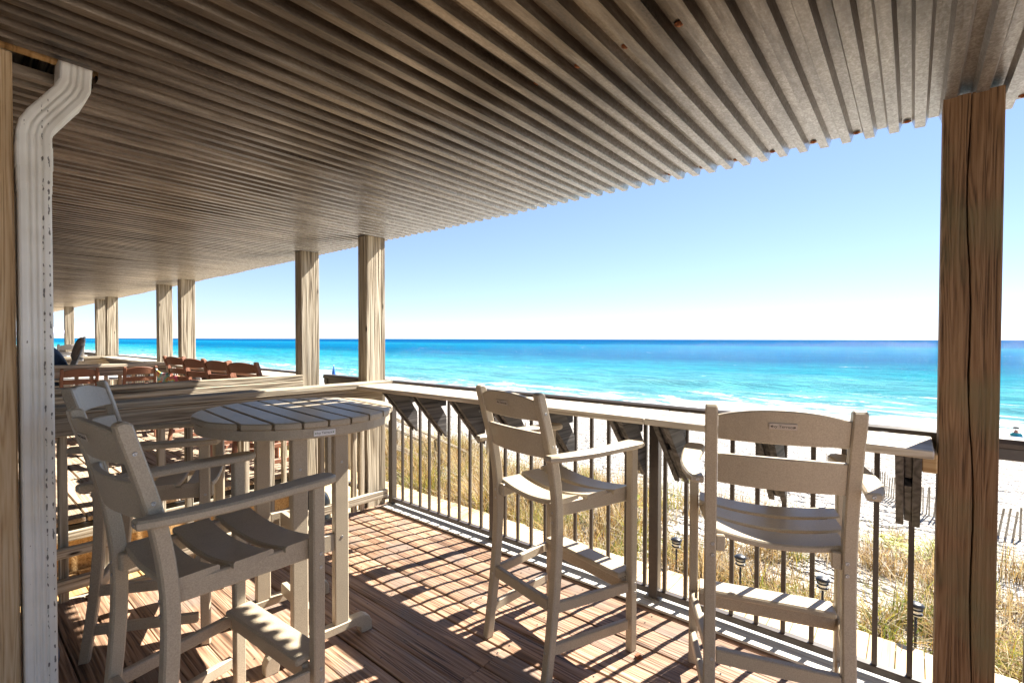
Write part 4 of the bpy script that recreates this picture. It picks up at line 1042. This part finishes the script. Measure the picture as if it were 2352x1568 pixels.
parts = [tufts(230, (-11, 4.0), (4.25, 9.0), 0.46, 120, 0.35, 1, 0.085, dn), tufts(170, (-11, -2.2), (4.3, 7.5), 0.72, 80, 0.2, 2, 0.08, dn), tufts(100, (-9, 4.0), (4.2, 5.2), 0.42, 110, 0.4, 3, 0.09), tufts(420, (-11, 4.0), (4.2, 11.0), 0.30, 14, 0.2, 6, 0.12), tufts(60, (-9, 3.5), (4.4, 8.0), 0.95, 4, 0.0, 7, 0.03)]
off = 0; VV = []; QQ = []; TT = []; CC = []
for (a_, b_, c_, d_) in parts:
    VV.append(a_); QQ.append(b_+off); TT.append(c_+off); CC.append(d_); off += len(a_)
go = ob('dune_grass', grass_mesh('dune_grass', np.concatenate(VV), np.concatenate(QQ), np.concatenate(TT), np.concatenate(CC)))
go['kind'] = 'stuff'; go['label'] = 'dry tangled dune grass behind the boardwalk'; go['category'] = 'grass'
# far scattered grass further along the dune
a_, b_, c_, d_ = tufts(420, (-55, -11), (4.3, 10), 0.7, 40, 0.2, 8, 0.12)
go = ob('far_dune_grass', grass_mesh('far_dune_grass', a_, b_, c_, d_)); go['kind'] = 'stuff'; go['label'] = 'dune grass along the far terraces'; go['category'] = 'grass'
# isolated tufts on the open sand
spots = [(-0.15, 9.9, 'dry grass tuft on the sand just left of the big post, left one of two'), (0.45, 9.6, 'dry grass tuft on the sand just left of the big post, right one of two'), (-5.2, 11.5, 'small grass tuft on open sand seen under the middle chair back'), (-4.3, 11.9, 'small grass tuft on open sand right of the middle chair back'), (1.5, 8.9, 'grass tuft right of the big dark post')]
for i, (x, y, l) in enumerate(spots):
    a_, b_, c_, d_ = tufts(3, (x-.08, x+.08), (y-.08, y+.08), 0.42, 90, 0.3, 20+i, 0.05)
    z = ground_z(x, y); a_ = a_-np.array([x, y, z])
    o = ob('grass_tuft', grass_mesh('grass_tuft', a_, b_, c_, d_), None, None, (x, y, z)); tag(o, l, 'grass tuft', 'separate grass tufts on the sand')
# low green leafy creeper patches
lv = []; lf = []; rg = random.Random(5)
for (cx0, cy0) in ((-3.3, 6.3), (0.1, 7.6), (-0.2, 8.4), (-3.9, 6.0)):
    for _ in range(90):
        x = cx0+rg.gauss(0, 0.22); y = cy0+rg.gauss(0, 0.18); z = ground_z(x, y)+rg.uniform(0.02, 0.22); s = rg.uniform(0.018, 0.04); an = rg.uniform(0, 6.28); tl_ = rg.uniform(-.5, .5)
        b0 = len(lv)
        for k in range(6):
            q = k*PI/3; u_ = s*math.cos(q); w_ = 0.7*s*math.sin(q)
            lv.append((x+u_*math.cos(an)-w_*math.sin(an), y+u_*math.sin(an)+w_*math.cos(an), z+tl_*u_))
        lf.append([b0+k for k in range(6)])
GL = simple('yellow_green_leaf', (0.30, 0.34, 0.04), 0.6, 0, 12, 0.4, 0)
o = ob('dune_creeper', mesh('dune_creeper', lv, lf), GL); o['kind'] = 'stuff'; o['label'] = 'yellow green leafy creeper on the sand'; o['category'] = 'plants'
# a fallen leaf on the deck
lf_ = ob('dry_leaf', prism([(-0.018, -0.006), (0, -0.016), (0.020, -0.004), (0.012, 0.013), (-0.008, 0.016)], 'Z', 0.003, 0.009, 0.001), RUST, None, (-0.925, 2.0, 0.0), (0.1, 0.2, 0.4)); tag(lf_, 'small dry leaf on the deck by the front leg of the middle chair', 'leaf')
